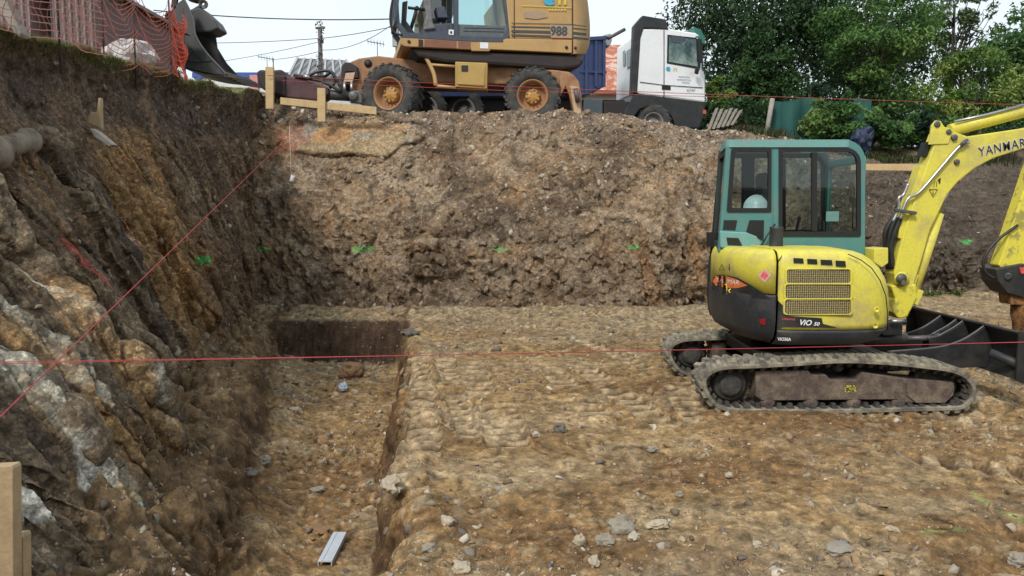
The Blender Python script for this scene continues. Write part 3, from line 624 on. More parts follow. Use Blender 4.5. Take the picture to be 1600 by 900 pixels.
def decal(name, poly, m, parent, fn, off=.003, n=16):
    """thin sticker following a curved side: an x-monotone outline cut into strips"""
    xs = [p[0] for p in poly]; a, b = min(xs) + .01, max(xs) - .01; mb = MB(); pv = []
    cuts = sorted(set([a + (b - a) * i / n for i in range(n + 1)] + [min(max(x, a), b) for x in xs]))
    for x in cuts:
        ys = []
        for i in range(len(poly)):
            (x0, y0), (x1, y1) = poly[i], poly[(i + 1) % len(poly)]
            if (x0 - x) * (x1 - x) <= 0 and x0 != x1: ys.append(y0 + (y1 - y0) * (x - x0) / (x1 - x0))
        if ys: pv += [fn(x, min(ys), off), fn(x, max(ys), off)]
    k = len(pv) // 2
    mb.add(pv, [(2 * i, 2 * i + 1, 2 * i + 3, 2 * i + 2) for i in range(k - 1)])
    return mb.build(name, m, parent)
def smooth_path(pts, n=8):
    P = [Vector(p) for p in pts]; out = []
    for i in range(len(P) - 1):
        a = P[max(i - 1, 0)]; b = P[i]; c = P[i + 1]; d = P[min(i + 2, len(P) - 1)]
        for k in range(n):
            t = k / n; out.append(.5 * ((2 * b) + (c - a) * t + (2 * a - 5 * b + 4 * c - d) * t * t + (3 * b - a - 3 * c + d) * t ** 3))
    return out + [P[-1]]

# ================================================================== MINI EXCAVATOR
MX, MY = 2.91, 8.1
mini = thing('mini_excavator', (MX, MY, 0), 'yellow rubber tracked mini excavator with teal cab standing on the pit floor', 'mini excavator')
def build_track(y0):
    mir = 0
    pts = [(1093, 602), (1097, 585), (1112, 573), (1135, 567), (1180, 565), (1250, 561), (1320, 557), (1390, 560), (1450, 566), (1490, 572), (1515, 583), (1530, 602), (1529, 622), (1517, 638), (1498, 646), (1430, 648), (1320, 651), (1200, 651), (1150, 650), (1120, 643), (1101, 624)]
    P = [W(x, y, 7.1) for x, y in pts]; P = [Vector((p.x, 0, p.z)) for p in P]
    cl = smooth_path(P[-2:] + P + P[:3], 10)[20:-20]
    L_ = [0]
    for i in range(len(cl)): L_.append(L_[-1] + (cl[(i + 1) % len(cl)] - cl[i]).length)
    tot = L_[-1]
    def at(s):
        s = s % tot
        for i in range(len(cl)):
            if L_[i + 1] >= s: break
        a, b = cl[i], cl[(i + 1) % len(cl)]; u = (s - L_[i]) / max(L_[i + 1] - L_[i], 1e-6); d = (b - a).normalized()
        nrm = Vector((-d.z, 0, d.x)); return a.lerp(b, u), d, nrm
    cen = Vector((2.91, 0, .27)); q, d, nn = at(0); sg = 1 if nn.dot(q - cen) > 0 else -1
    mb = MB(); n = 150; rings = []
    for i in range(n + 1):
        p, d, nr = at(tot * i / n); nr = nr * sg; p = p - nr * .026
        rings.append([p + Vector((0, y0 + .012, 0)), p + Vector((0, y0 + .388, 0)), p - nr * .008 + Vector((0, y0 + .4, 0)), p - nr * .034 + Vector((0, y0 + .4, 0)), p - nr * .04 + Vector((0, y0 + .388, 0)), p - nr * .04 + Vector((0, y0 + .012, 0)), p - nr * .034 + Vector((0, y0, 0)), p - nr * .008 + Vector((0, y0, 0))])
    mb.loft(rings, cap=False, sm=False)
    nl = int(tot / .098)
    for i in range(nl):
        for h in (0, 1):
            p, d, nr = at(tot * (i + .5 * h) / nl + .01); nr = nr * sg; p = p - nr * .026
            ya, yb = (y0 + .005, y0 + .215) if h == 0 else (y0 + .185, y0 + .395)
            w0 = .030; w1 = .019; sk = .018 * (1 if h else -1)
            vs = []
            for hh, ww in ((-.003, w0), (.026, w1)):
                for (yy, e) in ((ya, sk), (yb, -sk)):
                    for s_ in (-1, 1): vs.append(p + nr * hh + d * (s_ * ww + e) + Vector((0, yy + (.006 if hh > 0 and yy == ya else 0), 0)))
            mb.add(vs, [(0, 1, 3, 2), (4, 6, 7, 5), (0, 4, 5, 1), (2, 3, 7, 6), (0, 2, 6, 4), (1, 5, 7, 3)])
    tr = mb.build('rubber_track', TRK, mini)
    mb = MB()
    for i in range(nl):
        p, d, nr = at(tot * i / nl); nr = nr * sg; c = p - nr * .085
        M = Matrix((d, Vector((0, 1, 0)), nr)).transposed()
        for yy in (.09, .31): mb.box(c + Vector((0, y0 + yy, 0)), (.036, .05, .045), M)
        mb.box(p - nr * .072 + Vector((0, y0 + .2, 0)), (.05, .34, .02), M)
    mb.build('drive_lug', TRI, tr)
    fr = MB(); f = y0 - 7.1
    def pz(poly, y, dpt, b=fr): b.prism([Vector((W(x, yy, 7.1).x, y0 + y, W(x, yy, 7.1).z)) for x, yy in poly], (0, dpt, 0))
    pz([(1184, 583), (1268, 581), (1272, 588), (1296, 588), (1302, 596), (1345, 596), (1352, 584), (1420, 594), (1497, 600), (1497, 618), (1484, 632), (1418, 632), (1404, 627), (1195, 629), (1184, 622)], .07, .24)
    tf = fr.build('track_frame', FRM, mini, bevel=.008)
    b2 = MB(); pz([(1422, 600), (1496, 601), (1496, 619), (1482, 632), (1437, 632), (1422, 620)], .055, .02, b2); b2.build('idler_guard', FRM, tf, bevel=.004)
    for x in (1205, 1273, 1341, 1412):
        c = W(x, 633, 7.1); MB().lathe((c.x, y0 + .1, c.z), (0, 1, 0), [(0, -.03), (.035, -.03), (.065, -.015), (.07, .0), (.07, .2), (0, .2)], 20).build('track_roller', FRM, mini)
    c = W(1320, 578, 7.1); MB().lathe((c.x, y0 + .13, c.z), (0, 1, 0), [(0, 0), (.045, 0), (.045, .14), (0, .14)], 16).build('carrier_roller', TRI, mini)
    c = W(1147, 606, 7.1); s_ = MB(); s_.lathe((c.x, y0 + .12, c.z), (0, 1, 0), [(0, -.03), (.085, -.03), (.1, -.02), (.105, .0), (.135, .01), (.15, .02), (.15, .05), (.18, .06), (.185, .14), (0, .14)], 40)
    for k in range(9):
        a = 2 * math.pi * k / 9; s_.cyl((c.x + .068 * math.cos(a), y0 + .085, c.z + .068 * math.sin(a)), (c.x + .068 * math.cos(a), y0 + .1, c.z + .068 * math.sin(a)), .011, n=6, sm=False)
    for k in range(18):
        a = 2 * math.pi * k / 18; s_.box((c.x + .19 * math.cos(a), y0 + .2, c.z + .19 * math.sin(a)), (.03, .04, .03), Matrix.Rotation(-a, 3, 'Y'))
    s_.build('drive_sprocket', TRI, mini)
    c = W(1473, 606, 7.1); s_ = MB(); s_.lathe((c.x, y0 + .14, c.z), (0, 1, 0), [(0, .0), (.06, 0), (.07, .03), (.15, .035), (.16, .0), (.2, .0), (.2, .12), (0, .12)], 40)
    for k in range(5):
        a = 2 * math.pi * k / 5 + .3; s_.cyl((c.x + .11 * math.cos(a), y0 + .155, c.z + .11 * math.sin(a)), (c.x + .11 * math.cos(a), y0 + .18, c.z + .11 * math.sin(a)), .02, n=12)
    s_.build('idler_wheel', TRI, mini)
    if f == 0: 
        decal('warning_sticker', rrect(1320, 602, 1338, 613, 2), mat('yellow sticker', (.5, .42, .05), .6, dirt=(.04, .04, .03), amt=1, scale=70, edge=(.48, .52)), tf, lambda x, y, o: W(x, y, 7.166), n=4)
build_track(7.1); build_track(8.69)
mb = MB(); mb.box((2.95, 8.1, .36), (1.2, 1.2, .26)); mb.box((2.5, 8.1, .33), (.3, 1.3, .14)); mb.box((3.4, 8.1, .33), (.3, 1.3, .14)); mb.build('undercarriage_frame', BLK, mini, bevel=.03)
MB().lathe((2.93, 8.1, .48), (0, 0, 1), [(0, 0), (.46, 0), (.46, .06), (.52, .07), (.52, .15), (0, .15)], 40).build('slew_ring', BLK, mini)
# dozer blade
mb = MB(); prof = [(4.55, .73), (4.60, .66), (4.635, .56), (4.645, .46), (4.62, .36), (4.58, .29), (4.61, .28), (4.655, .355), (4.68, .46), (4.67, .57), (4.63, .68), (4.585, .735)]
mb.prism([Vector((x, 7.1, z)) for x, z in prof], (0, 2.0, 0)); mb.tube([(4.56, 7.1, .73), (4.56, 9.1, .73)], .016)
for yy in (7.08, 9.1): mb.prism([Vector(p) for p in ((4.53, yy, .745), (4.62, yy, .74), (4.70, yy, .45), (4.6, yy, .27), (4.53, yy, .3))], (0, .02, 0))
bl = mb.build('dozer_blade', BLK, mini)
for yy in (8.42, 8.12, 8.0, 7.64):
    lng = yy in (8.42, 7.64); x0 = 3.62 if lng else 4.2
    pg = [(4.57, .715), (4.64, .5), (4.6, .32), (x0, .27), (x0, .46), (4.1 if lng else 4.25, .50), (4.32, .56), (4.46, .64)] if lng else [(4.57, .715), (4.64, .5), (4.6, .34), (4.22, .42), (4.22, .54), (4.36, .58), (4.47, .64)]
    MB().prism([Vector((x, yy, z)) for x, z in pg], (0, .022, 0)).build('blade_rib', BLK, bl, bevel=.004)
    e = MB(); e.tube(smooth_path([(4.56, yy + .011, .722), (4.46, yy + .011, .647), (4.32, yy + .011, .566), (4.1 if lng else 4.25, yy + .011, .505), (x0 + .01, yy + .011, .465 if lng else .55)], 4), .011, 6); e.build('rib_edge', DST, bl)
MB().cyl((3.3, 8.07, .52), (4.02, 8.07, .53), .05).cyl((4.02, 8.07, .53), (4.4, 8.07, .53), .028).lathe((4.36, 8.03, .53), (0, 1, 0), [(0, 0), (.05, 0), (.05, .08), (0, .08)], 16).build('blade_cylinder', DST, mini)
MB().tube([W(1546, 551, 7.35), W(1600, 572, 7.2), W(1640, 590, 7.12)], .042, 14).build('blade_strut', PLA, bl)

# upper body
CX, CYB, EE = 2.6, .95, 2.4
def ny(X, ins=0):
    t = min(max((CX - X) / (.52 - ins), 0), 1); return 8.1 - (CYB - ins) * (1 - t ** EE) ** (1 / EE)
def onside(px, py, off=.003, ins=0):
    Y = 7.2
    for _ in range(12):
        p = W(px, py, Y); Y = .5 * Y + .5 * (ny(p.x, ins) - off)
    return W(px, py, Y)
def plan(z, ins, xf, lo=None, hi=None, yf=9.05, ef=5, n=220):
    out = []
    for k in range(n):
        a = 2 * math.pi * k / n; c, s_ = math.cos(a), math.sin(a)
        if c < 0: e, ax = EE, .52 - ins
        else: e, ax = ef, xf - CX
        x = CX + math.copysign(abs(c) ** (2 / e) * ax, c); by = CYB - ins
        y = 8.1 + math.copysign(abs(s_) ** (2 / e) * by, s_)
        if lo is not None: x = max(x, lo)
        if hi is not None: x = min(x, hi)
        out.append(Vector((x, min(y, yf), z)))
    return out
SEAM = W(1213, 450, 7.2).x
MB().loft([plan(.60, .16, 3.3, hi=SEAM), plan(.66, .05, 3.4, hi=SEAM), plan(.74, .01, 3.4, hi=SEAM), plan(.9, .0, 3.4, hi=SEAM), plan(1.045, .0, 3.4, hi=SEAM), plan(1.06, .012, 3.4, hi=SEAM)]).build('counterweight', PLA, mini, bevel=.004)
MB().loft([plan(.60, .08, 3.36, lo=SEAM + .006), plan(.64, .01, 3.43, lo=SEAM + .006), plan(.72, .0, 3.53, lo=SEAM + .006), plan(.745, .0, 3.53, lo=SEAM + .006)]).build('lower_skirt', PLA, mini)
MB().loft([plan(1.07, .008, 3.4, hi=SEAM - .004), plan(1.36, .012, 3.4, hi=SEAM - .004), plan(1.42, .03, 3.4, hi=SEAM - .004), plan(1.455, .06, 3.4, hi=SEAM - .004), plan(1.47, .12, 3.4, hi=SEAM - .004)]).build('rear_cover', YEL, mini)
hx = lambda y, x: W(x, y, 7.3).x
HF = .085
hood = [(.75, .004, hx(522, 1388)), (.8, .002, hx(515, 1391)), (.93, .002, hx(490, 1393)), (1.1, .002, hx(460, 1391)), (1.2, .004, hx(440, 1386)), (1.3, .008, hx(420, 1376)), (1.37, .014, hx(408, 1363)), (1.42, .03, hx(400, 1350)), (1.45, .06, hx(395, 1335)), (1.47, .1, hx(390, 1315)), (1.477, .2, hx(389, 1290))]
MB().loft([plan(z, i, x + HF, lo=SEAM + .008, yf=8.06, ef=4.5) for z, i, x in hood]).build('engine_hood', YEL, mini)
MB().loft([[Vector((p.x, max(p.y, 8.08), p.z)) for p in plan(z, .01, 3.5, lo=SEAM + .1, yf=9.05, ef=5)] for z in (.7, 1.16)]).build('cab_floor', BLK, mini)
side = MB()
for (a, b, c, d) in ((1229, 421, 1328, 443), (1227, 444.5, 1329, 466.5), (1226, 468, 1329, 490.5)):
    o_ = [onside(x, y, .004) for x, y in rrect(a - 3, b - 2, c + 3, d + 1.5, 5)]; i_ = [onside(x, y, .004) for x, y in rrect(a, b, c, d, 4)]
    side.ring(o_, i_, (0, -.016, 0))
    decal('vent_grille', rrect(a, b, c, d, 4), GRILLE, mini, onside, .006)
side.build('grille_surround', YEL, mini, bevel=.005)
for (a, b, c, d) in ((1239, 403, 1256, 411.5), (1260.5, 404.3, 1277.5, 412.8), (1281.5, 405.6, 1301, 414.3), (1305, 407, 1322, 417)):
    decal('air_slot', [(a + .5, b), (c - 1, b + .8), (c, d), (a + 1, d - .8)], RIM, mini, lambda x, y, o: onside(x, y, .004, .006), n=6)
sm_ = MB(); sm_.tube([onside(x, y, -.002, .004) for x, y in ((1222, 399), (1216, 408), (1213.5, 420))], .004, 6); sm_.build('panel_seam', RIM, mini); sm_ = MB()
sm_.tube([onside(x, y, -.003, .006) for x, y in ((1325, 397), (1345, 406), (1362, 419), (1375, 438), (1384, 462), (1387, 490), (1387, 516))], .0045, 6)
sm_.build('panel_seam', RIM, mini)
for (x, y) in ((1370, 484), (1368, 509)): MB().lathe(onside(x, y, .002), (0, -1, 0), [(.026, -.004), (.026, .006), (.016, .006), (.014, -.002), (0, -.002)], 20).build('panel_latch', YELW, mini)
# decals
decal('black_swoosh', [(1112.5, 453), (1115, 433), (1120, 430), (1131, 429), (1152, 434), (1176, 447), (1206, 468), (1180, 466), (1150, 462), (1130, 458)], BLK, mini, lambda x, y, o: onside(x, y, o, .004), .008, 24)
decal('logo_patch', [(1114, 440), (1118, 431.5), (1132, 430.5), (1150, 436), (1168, 446), (1152, 450), (1135, 450), (1118, 446)], ORAN, mini, lambda x, y, o: onside(x, y, o, .004), .011, 24)
text_px('logo_lettering', 'YANMAR', WHT, mini, lambda x, y, o: onside(x, y, o, .004), 1118.5, 440.5, 7.2, 7, .018, .12, .0, .88)
decal('model_panel', [(1211.5, 467), (1214, 468), (1223, 477), (1226, 492), (1238, 494), (1284, 497), (1286, 506), (1307, 511.5), (1307, 512.5), (1222, 511), (1220, 514), (1211.5, 513)], BLK, mini, onside, .004, 20)
text_px('model_lettering', 'ViO', WHT, mini, onside, 1248, 507.5, 8.5, 3, .010, .3, .03, 1.0)
text_px('model_number', '50', WHT, mini, onside, 1271, 508.5, 5.5, 3, .010, .3, .03, 1.15)
text_px('model_word', 'Universal', REDP, mini, onside, 1221, 499.5, 3.6, 3, .008, .3, .02, 1.1)
text_px('weight_lettering', 'VIO50A', WHT, mini, onside, 1215, 532, 5, 2, .006, 0, .02, .9)
decal('flame_sticker', [(1184, 431), (1194, 420), (1205, 430), (1195, 441)], mat('pink sticker', (.62, .35, .33), .5, amt=.1), mini, lambda x, y, o: onside(x, y, o, .01), .004, 6)
decal('flame_mark', [(1188, 431), (1194.5, 423.5), (1201, 430), (1195, 437.5)], mat('red sticker', (.62, .03, .05), .5, dirt=(.7, .5, .5), amt=.7, scale=70), mini, lambda x, y, o: onside(x, y, o, .01), .006, 6)
tri = MB()
for (x, y) in ((1128, 418),):
    q = lambda a, b: onside(a, b, .006, .012)
    tri.tube([q(x - 4, y + 4), q(x, y - 5), q(x + 4, y + 4), q(x - 4, y + 4)], .003, 5); tri.tube([q(x + 6, y + 3), q(x + 9, y - 1), q(x + 12, y + 3)], .004, 5); tri.tube([q(x + 12, y - 6), q(x + 12, y + 5)], .007, 6)
tri.build('warning_pictogram', BLK, mini)
decal('rear_reflector', [(1187, 499), (1196, 497), (1196, 508), (1189, 507)], mat('dark red lens', (.25, .01, .015), .3, amt=.2), mini, lambda x, y, o: onside(x, y, o, .0), .004, 4)
hk = MB(); hk.tube([onside(x, y, .02, .008) for x, y in ((1125.5, 458), (1126, 444.5), (1136, 445), (1136.5, 460))], .008, 8); hk.lathe(onside(1141.5, 454.5, .004, .008), (0, -1, 0), [(.022, 0), (.022, .015), (.013, .015), (.012, 0), (0, 0)], 16); hk.build('tie_down_hook', YELW, mini)
# exhaust
MB().lathe(W(1212, 391, 7.85) - Vector((0, 0, .03)), (0, 0, 1), [(.072, 0), (.068, .05), (.062, .24), (.066, .26), (.054, .26), (.05, .1), (0, .1)], 24).build('exhaust_pipe', PLA, mini)
t2 = MB(); t2.tube(smooth_path([W(x, y, 7.9) for x, y in ((1240, 392), (1270, 387), (1300, 389))], 5), .018, 8); t2.build('hood_rail', YEL, mini)
t2 = MB(); t2.box(W(1250, 390, 7.6), (.38, .12, .03)); t2.build('hood_hinge', YEL, mini, bevel=.01)

# cab
YC, CW = 8.1, .93; RS = .17; XQ = W(1124, 399, 8.1).x
def cab_pts(poly): return [W(x, y, YC) for x, y in poly]
def skew(poly): return [(x + (1 - min(max((x - 1122) / 86, 0), 1)) * ((398 - y) / 176 * 14), y) for x, y in poly]
fO, fI = rrect(1207, 219, 1352, 399, (3, 30, 4, 3), 6), rrect(1218, 232.5, 1343, 368, (4, 22, 4, 4), 6)
rO, rI = skew(rrect(1122, 222, 1208.5, 394, (10, 3, 3, 3), 6)), skew(rrect(1132, 233, 1203, 330, (5, 3, 3, 3), 6))
cab = MB(); rims = MB(); far_ = MB(); panes = []
for k, yo in ((0, 0.0), (1, CW - .05)):
    V_ = Vector((0, yo, 0)); dv = (0, .05, 0)
    cb_ = far_ if k else cab
    cb_.ring([p + V_ for p in cab_pts(fO)], [p + V_ for p in cab_pts(fI)], dv)
    xo = lambda P: [Vector((p.x + (RS * (1 - min(max((p.x - XQ) / .45, 0), 1)) if k else 0), p.y, p.z)) for p in P]
    cb_.ring(xo([p + V_ for p in cab_pts(rO)]), xo([p + V_ for p in cab_pts(rI)]), dv)
    fJ, rJ = rrect(1222, 237, 1338.5, 362, (4, 17, 4, 4), 6), skew(rrect(1138, 237, 1199, 325, (5, 3, 3, 3), 6))
    ro = Vector((0, -.012 if k == 0 else .032, 0)) + V_
    fI2, rI2 = rrect(1216.5, 231, 1344.5, 369.5, (4, 23, 4, 4), 6), skew(rrect(1130.5, 231.5, 1204.5, 331.5, (5, 3, 3, 3), 6))
    rims.ring([p + ro for p in cab_pts(fI2)], [p + ro for p in cab_pts(fJ)], (0, .03, 0)); rims.ring(xo([p + ro for p in cab_pts(rI2)]), xo([p + ro for p in cab_pts(rJ)]), (0, .03, 0))
    a_, b_ = W(1272, 238, YC) + ro, W(1272, 361, YC) + ro; rims.bar(a_ + Vector((0, .01, 0)), b_ + Vector((0, .01, 0)), .03, .05, (1, 0, 0))
    panes.append([p + ro + Vector((0, .018, 0)) for p in cab_pts(fJ)]); panes.append(xo([p + ro + Vector((0, .018, 0)) for p in cab_pts(rJ)]))
# panes
XF = W(1352, 300, YC).x; XR0, XR1 = W(1136, 225, YC).x, W(1122, 399, YC).x
def yz(x, y0_, z0, y1_, z1, r=.05, k=4): return [Vector((x, yy, zz)) for yy, zz in rrect(y0_, z0, y1_, z1, r, k)]
cab.ring(yz(XF - .04, YC + .003, 1.2, YC + CW - .003, 2.38), yz(XF - .04, YC + .07, 1.30, YC + CW - .07, 2.3), (.04, 0, 0))
def sx_(y): return RS * (y - YC) / CW
def sl(z): return XR1 + (XR0 - XR1) * (z - 1.4) / 1.1
rims.ring([Vector((sl(p.z) + sx_(p.y), p.y, p.z)) for p in yz(0, YC + .006, 1.42, YC + CW - .006, 2.44)], [Vector((sl(p.z) + sx_(p.y), p.y, p.z)) for p in yz(0, YC + .04, 1.50, YC + CW - .04, 2.4)], (.03, 0, 0))
panes.append(yz(XF - .02, YC + .07, 1.30, YC + CW - .07, 2.3)); panes.append([Vector((sl(p.z) + .02 + sx_(p.y), p.y, p.z)) for p in yz(0, YC + .04, 1.50, YC + CW - .04, 2.4)])
cf = cab.build('cab_frame', TEAL, mini, bevel=.006); far_.build('far_side_frame', mat('dark cab trim', (.018, .03, .03), .6, amt=.3), mini, bevel=.006)
rims.build('window_seal', RIM, mini)
for q in panes:
    g = MB(); g.add(q, [tuple(range(len(q)))]); g.build('window_pane', GLS, mini)
rk_ = lambda x, y: x + (sx_(y) * min(max((2.9 - x) / .5, 0), 1))
ro_ = MB(); OUT = [Vector((rk_(x, y), y, 2.455)) for x, y in rrect(XR0 - .015, YC - .02, XF - .16, YC + CW + .02, (.08, .06, .06, .3), 6)]; IN = [Vector((x, y, 2.455)) for x, y in rrect(3.12, YC + .2, 3.4, YC + CW - .2, .05, 6)]
ro_.ring(OUT, IN, (0, 0, .075)); ro_.build('cab_roof', TEALL, mini, bevel=.03)
MB().add([p + Vector((0, 0, .03)) for p in IN], [tuple(range(len(IN)))]).build('roof_hatch', glass('hatch glass', (.35, .75, .65), .2), mini)
lv = MB()
decal('louvre', [(1131, 344), (1152, 344), (1149, 360), (1129.5, 359)], RIM, mini, lambda x, y, o: W(x, y, YC - .004), n=4)
decal('louvre', [(1166, 362), (1171, 344), (1194, 344), (1193, 377)], RIM, mini, lambda x, y, o: W(x, y, YC - .004), n=6)
lv.px([(1125, 361), (1166, 363), (1182, 369), (1191, 381), (1180, 391), (1126, 387)], YC - .045, .045); lv.build('side_bulge', TEALL, mini, bevel=.012)
decal('louvre', [(1135, 371), (1154, 372), (1160, 384), (1137, 383)], RIM, mini, lambda x, y, o: W(x, y, YC - .049), n=5)
MB().tube([W(1211, 350, YC - .03), W(1198, 369, YC - .06), W(1190, 384, YC - .05)], .008, 6).build('aerial_cable', HOSE, mini)
MB().tube([W(1332, 285, YC - .02), W(1332.5, 322, YC - .03), W(1332, 358, YC - .02)], [.006, .009, .006], 6).box(W(1332, 312, YC - .03), (.035, .03, .05)).build('wiper', RIM, mini)
# interior
st = MB(); st.box((2.95, 8.58, 1.42), (.46, .46, .14)); st.box((2.72, 8.58, 1.78), (.12, .44, .62), Matrix.Rotation(-.15, 3, 'Y')); st.box((2.66, 8.58, 2.14), (.09, .26, .17)); st.build('operator_seat', mat('seat fabric', (.03, .032, .034), .9, amt=.2), mini, bevel=.04)
cn = MB(); cn.box((2.98, 8.28, 1.5), (.5, .1, .2)); cn.box((2.98, 8.88, 1.5), (.5, .1, .2)); cn.tube([(3.15, 8.28, 1.6), (3.18, 8.28, 1.76)], .018, 8); cn.tube([(3.15, 8.88, 1.6), (3.18, 8.88, 1.76)], .018, 8); cn.tube([(3.4, 8.5, 1.2), (3.36, 8.5, 1.72)], .012, 8); cn.tube([(3.4, 8.66, 1.2), (3.36, 8.66, 1.72)], .012, 8); cn.build('control_lever', PLA, mini, bevel=.01)
sh = MB(); sh.box((2.44, 8.45, 1.80), (.3, .5, .05)); sh.box((2.48, 8.45, 1.5), (.16, .5, .55)); sh.build('rear_shelf', PLA, mini, bevel=.01)
MB().box(W(1301, 338, YC + .03) + Vector((0, .005, 0)), (.13, .003, .10)).build('paper_notice', mat('pale paper', (.32, .5, .48), .7, amt=.3, scale=30), mini)
hr = MB(); hr.tube(smooth_path([W(1131, 233, 9.02), W(1121, 300, 9.04), W(1114, 380, 9.06), W(1109, 420, 9.06), W(1108, 470, 9.05), W(1112, 492, 9.0)], 6), .022, 8); hr.box(W(1112, 374, 9.0), (.09, .12, .16)); hr.build('rear_handrail', RIM, mini)

# boom, arm and rams
BY = 8.0
boom = MB(); boom.px([(1397, 428), (1403, 400), (1414, 356), (1449, 256), (1461, 222), (1467, 206), (1482, 202), (1512, 213), (1560, 206), (1600, 200), (1652, 190), (1668, 200), (1655, 218), (1600, 232), (1553, 247), (1523, 263), (1497, 284), (1480, 304), (1467, 332), (1454, 358), (1441, 404), (1428, 445), (1416, 453), (1402, 448)], BY, .2)
bm_ = boom.build('boom', YEL, mini, bevel=.012)
lg = MB(); lg.px([(1452, 226), (1456, 196), (1462, 188), (1470, 189), (1476, 198), (1490, 203), (1482, 225)], BY - .012, .03); lg.build('cylinder_lug', YEL, bm_, bevel=.006); lg = MB(); lg.px([(1452, 226), (1456, 196), (1462, 188), (1470, 189), (1476, 198), (1490, 203), (1482, 225)], BY + .18, .03); lg.build('cylinder_lug', YEL, bm_, bevel=.006)
for (x, y, r_) in ((1464, 194, .03), (1482, 206, .026), (1491, 215, .03), (1495, 253, .026)): MB().lathe(W(x, y, BY - .012), (0, -1, 0), [(r_, -.02), (r_, .012), (r_ * .6, .014), (0, .014)], 18).build('pin', DST, bm_)
pl_ = MB(); pl_.px([(1422, 352), (1452, 262), (1440, 258), (1405, 356), (1404, 372), (1412, 374)], BY + .02, .16); pl_.build('hose_cover', YEL, bm_, bevel=.006)
MB().px([(1440, 244), (1447, 222), (1459, 220), (1452, 244)], BY + .05, .1).build('boom_recess', RIM, bm_)
c1 = MB(); c1.tube([W(1484, 204, 8.1), W(1560, 184, 8.1), W(1622, 168, 8.1)], .062, 18); c1.build('arm_cylinder', YEL, mini)
c1 = MB(); c1.tube([W(1622, 168, 8.1), W(1650, 160, 8.1)], .034, 14); c1.build('cylinder_rod', STL, mini)
c1 = MB(); c1.tube([W(1492, 190, 8.04), W(1540, 180, 8.04), W(1600, 164, 8.04)], .014, 8); c1.build('steel_pipe', STL, mini)
c2 = MB(); c2.tube([W(1421, 470, 8.12), W(1441, 410, 8.12), W(1465, 333, 8.12)], [.06, .062, .062], 18); c2.build('boom_cylinder', YEL, mini)
c2 = MB(); c2.tube([W(1465, 333, 8.12), W(1482, 290, 8.12)], .03, 12); c2.build('cylinder_rod', STL, mini)
c2 = MB()
for dx, dy in ((0, 0), (-9, 4)):
    c2.tube(smooth_path([W(x + dx, y + dy, BY - .03) for x, y in (((1514, 222), (1499, 229), (1470, 262), (1437, 300), (1420, 309), (1412, 324), (1407, 342)) if dx == 0 else ((1428, 283), (1421, 300), (1413, 306), (1413, 322), (1404, 342)))], 5), .015, 10)
c2.build('hydraulic_line', STL, mini)
cl = MB(); cl.bar(W(1398, 328, BY - .04), W(1431, 333, BY - .04), .05, .03); cl.build('line_clamp', DST, mini, bevel=.004); cl = MB(); cl.tube([W(1499, 230, BY - .02), W(1505, 224, BY - .05), W(1511, 219, BY - .02)], .02, 8); cl.build('line_clamp', DST, mini, bevel=.004)
for i, (x, dx) in enumerate(((1407, 0), (1402, -4), (1396, -8))):
    MB().tube(smooth_path([W(x, 340, BY + .02 + .05 * i), W(x - 8 + dx * .5, 362, BY + .03 + .05 * i), W(1392 + dx, 388, BY + .05 + .05 * i), W(1396 + dx, 420, BY + .05 + .05 * i)], 5), .026, 10).build('hose', HOSE, mini)
sw = MB(); sw.px([(1392, 446), (1432, 444), (1433, 466), (1418, 496), (1404, 498), (1396, 488), (1399, 466)], BY - .02, .24); sw.build('swing_post', YELW, mini, bevel=.015)
sw = MB(); sw.px([(1436, 452), (1444, 455), (1434, 478), (1427, 474)], BY, .2); sw.px([(1426, 426), (1436, 430), (1420, 478), (1414, 470)], BY + .03, .03); sw.build('post_bracket', YEL, mini, bevel=.006)
MB().lathe(W(1408, 436, BY - .02), (0, -1, 0), [(.075, 0), (.075, .02), (.055, .025), (.055, .045), (0, .045)], 28).build('pivot_boss', YELW, mini)
pv = MB(); pv.lathe(W(1408, 435, BY - .06), (0, -1, 0), [(.05, 0), (.05, .02), (0, .022)], 24); pv.cyl(W(1412, 441, BY - .06), W(1412, 441, BY - .09), .025, n=6, sm=False); pv.build('pivot_pin', DST, mini)
ft = MB(); ft.px([(1366, 389), (1388, 387), (1388, 411), (1378, 418), (1366, 410)], 7.9, .3); ft.build('front_bracket', YEL, mini, bevel=.006)
ft = MB(); ft.cyl(W(1384, 505, 8.0), W(1416, 503, 8.0), .03); ft.box(W(1384, 512, 8.1), (.2, .3, .12)); ft.build('swing_bracket', BLK, mini, bevel=.01)
ft = MB(); ft.tube([W(1392, 502, 7.9), W(1412, 502, 7.9)], .022, 12); ft.build('swing_cylinder_rod', STL, mini)
ak = MB(); ak.px([(1560, 414), (1571, 384), (1588, 332), (1600, 296), (1630, 205), (1636, 165), (1650, 152), (1664, 160), (1676, 200), (1652, 320), (1614, 410), (1600, 422), (1570, 424)], BY + .02, .16); ak.build('dipper_arm', YELW, mini, bevel=.012)
MB().tube([W(1668, 196, 7.96), W(1668, 196, 8.24)], .06, 20).build('pin', DST, mini)
MB().tube(smooth_path([W(1590, 352, BY), W(1560, 374, BY), (W(1540, 398, BY)), W(1537, 418, BY), W(1548, 432, BY), W(1566, 436, BY)], 6), .015, 8).build('hose', HOSE, mini)
cp = MB(); cp.px([(1556, 420), (1600, 412), (1632, 420), (1628, 458), (1600, 466), (1574, 458), (1560, 440)], BY - .04, .3); cp.cyl(W(1575, 432, BY - .06), W(1575, 432, BY + .3), .04); cp.build('quick_coupler', BLK, mini, bevel=.012)
MB().px([(1593, 418), (1630, 418), (1630, 430), (1596, 428)], BY - .055, .02).build('red_guard', REDP, mini, bevel=.004)
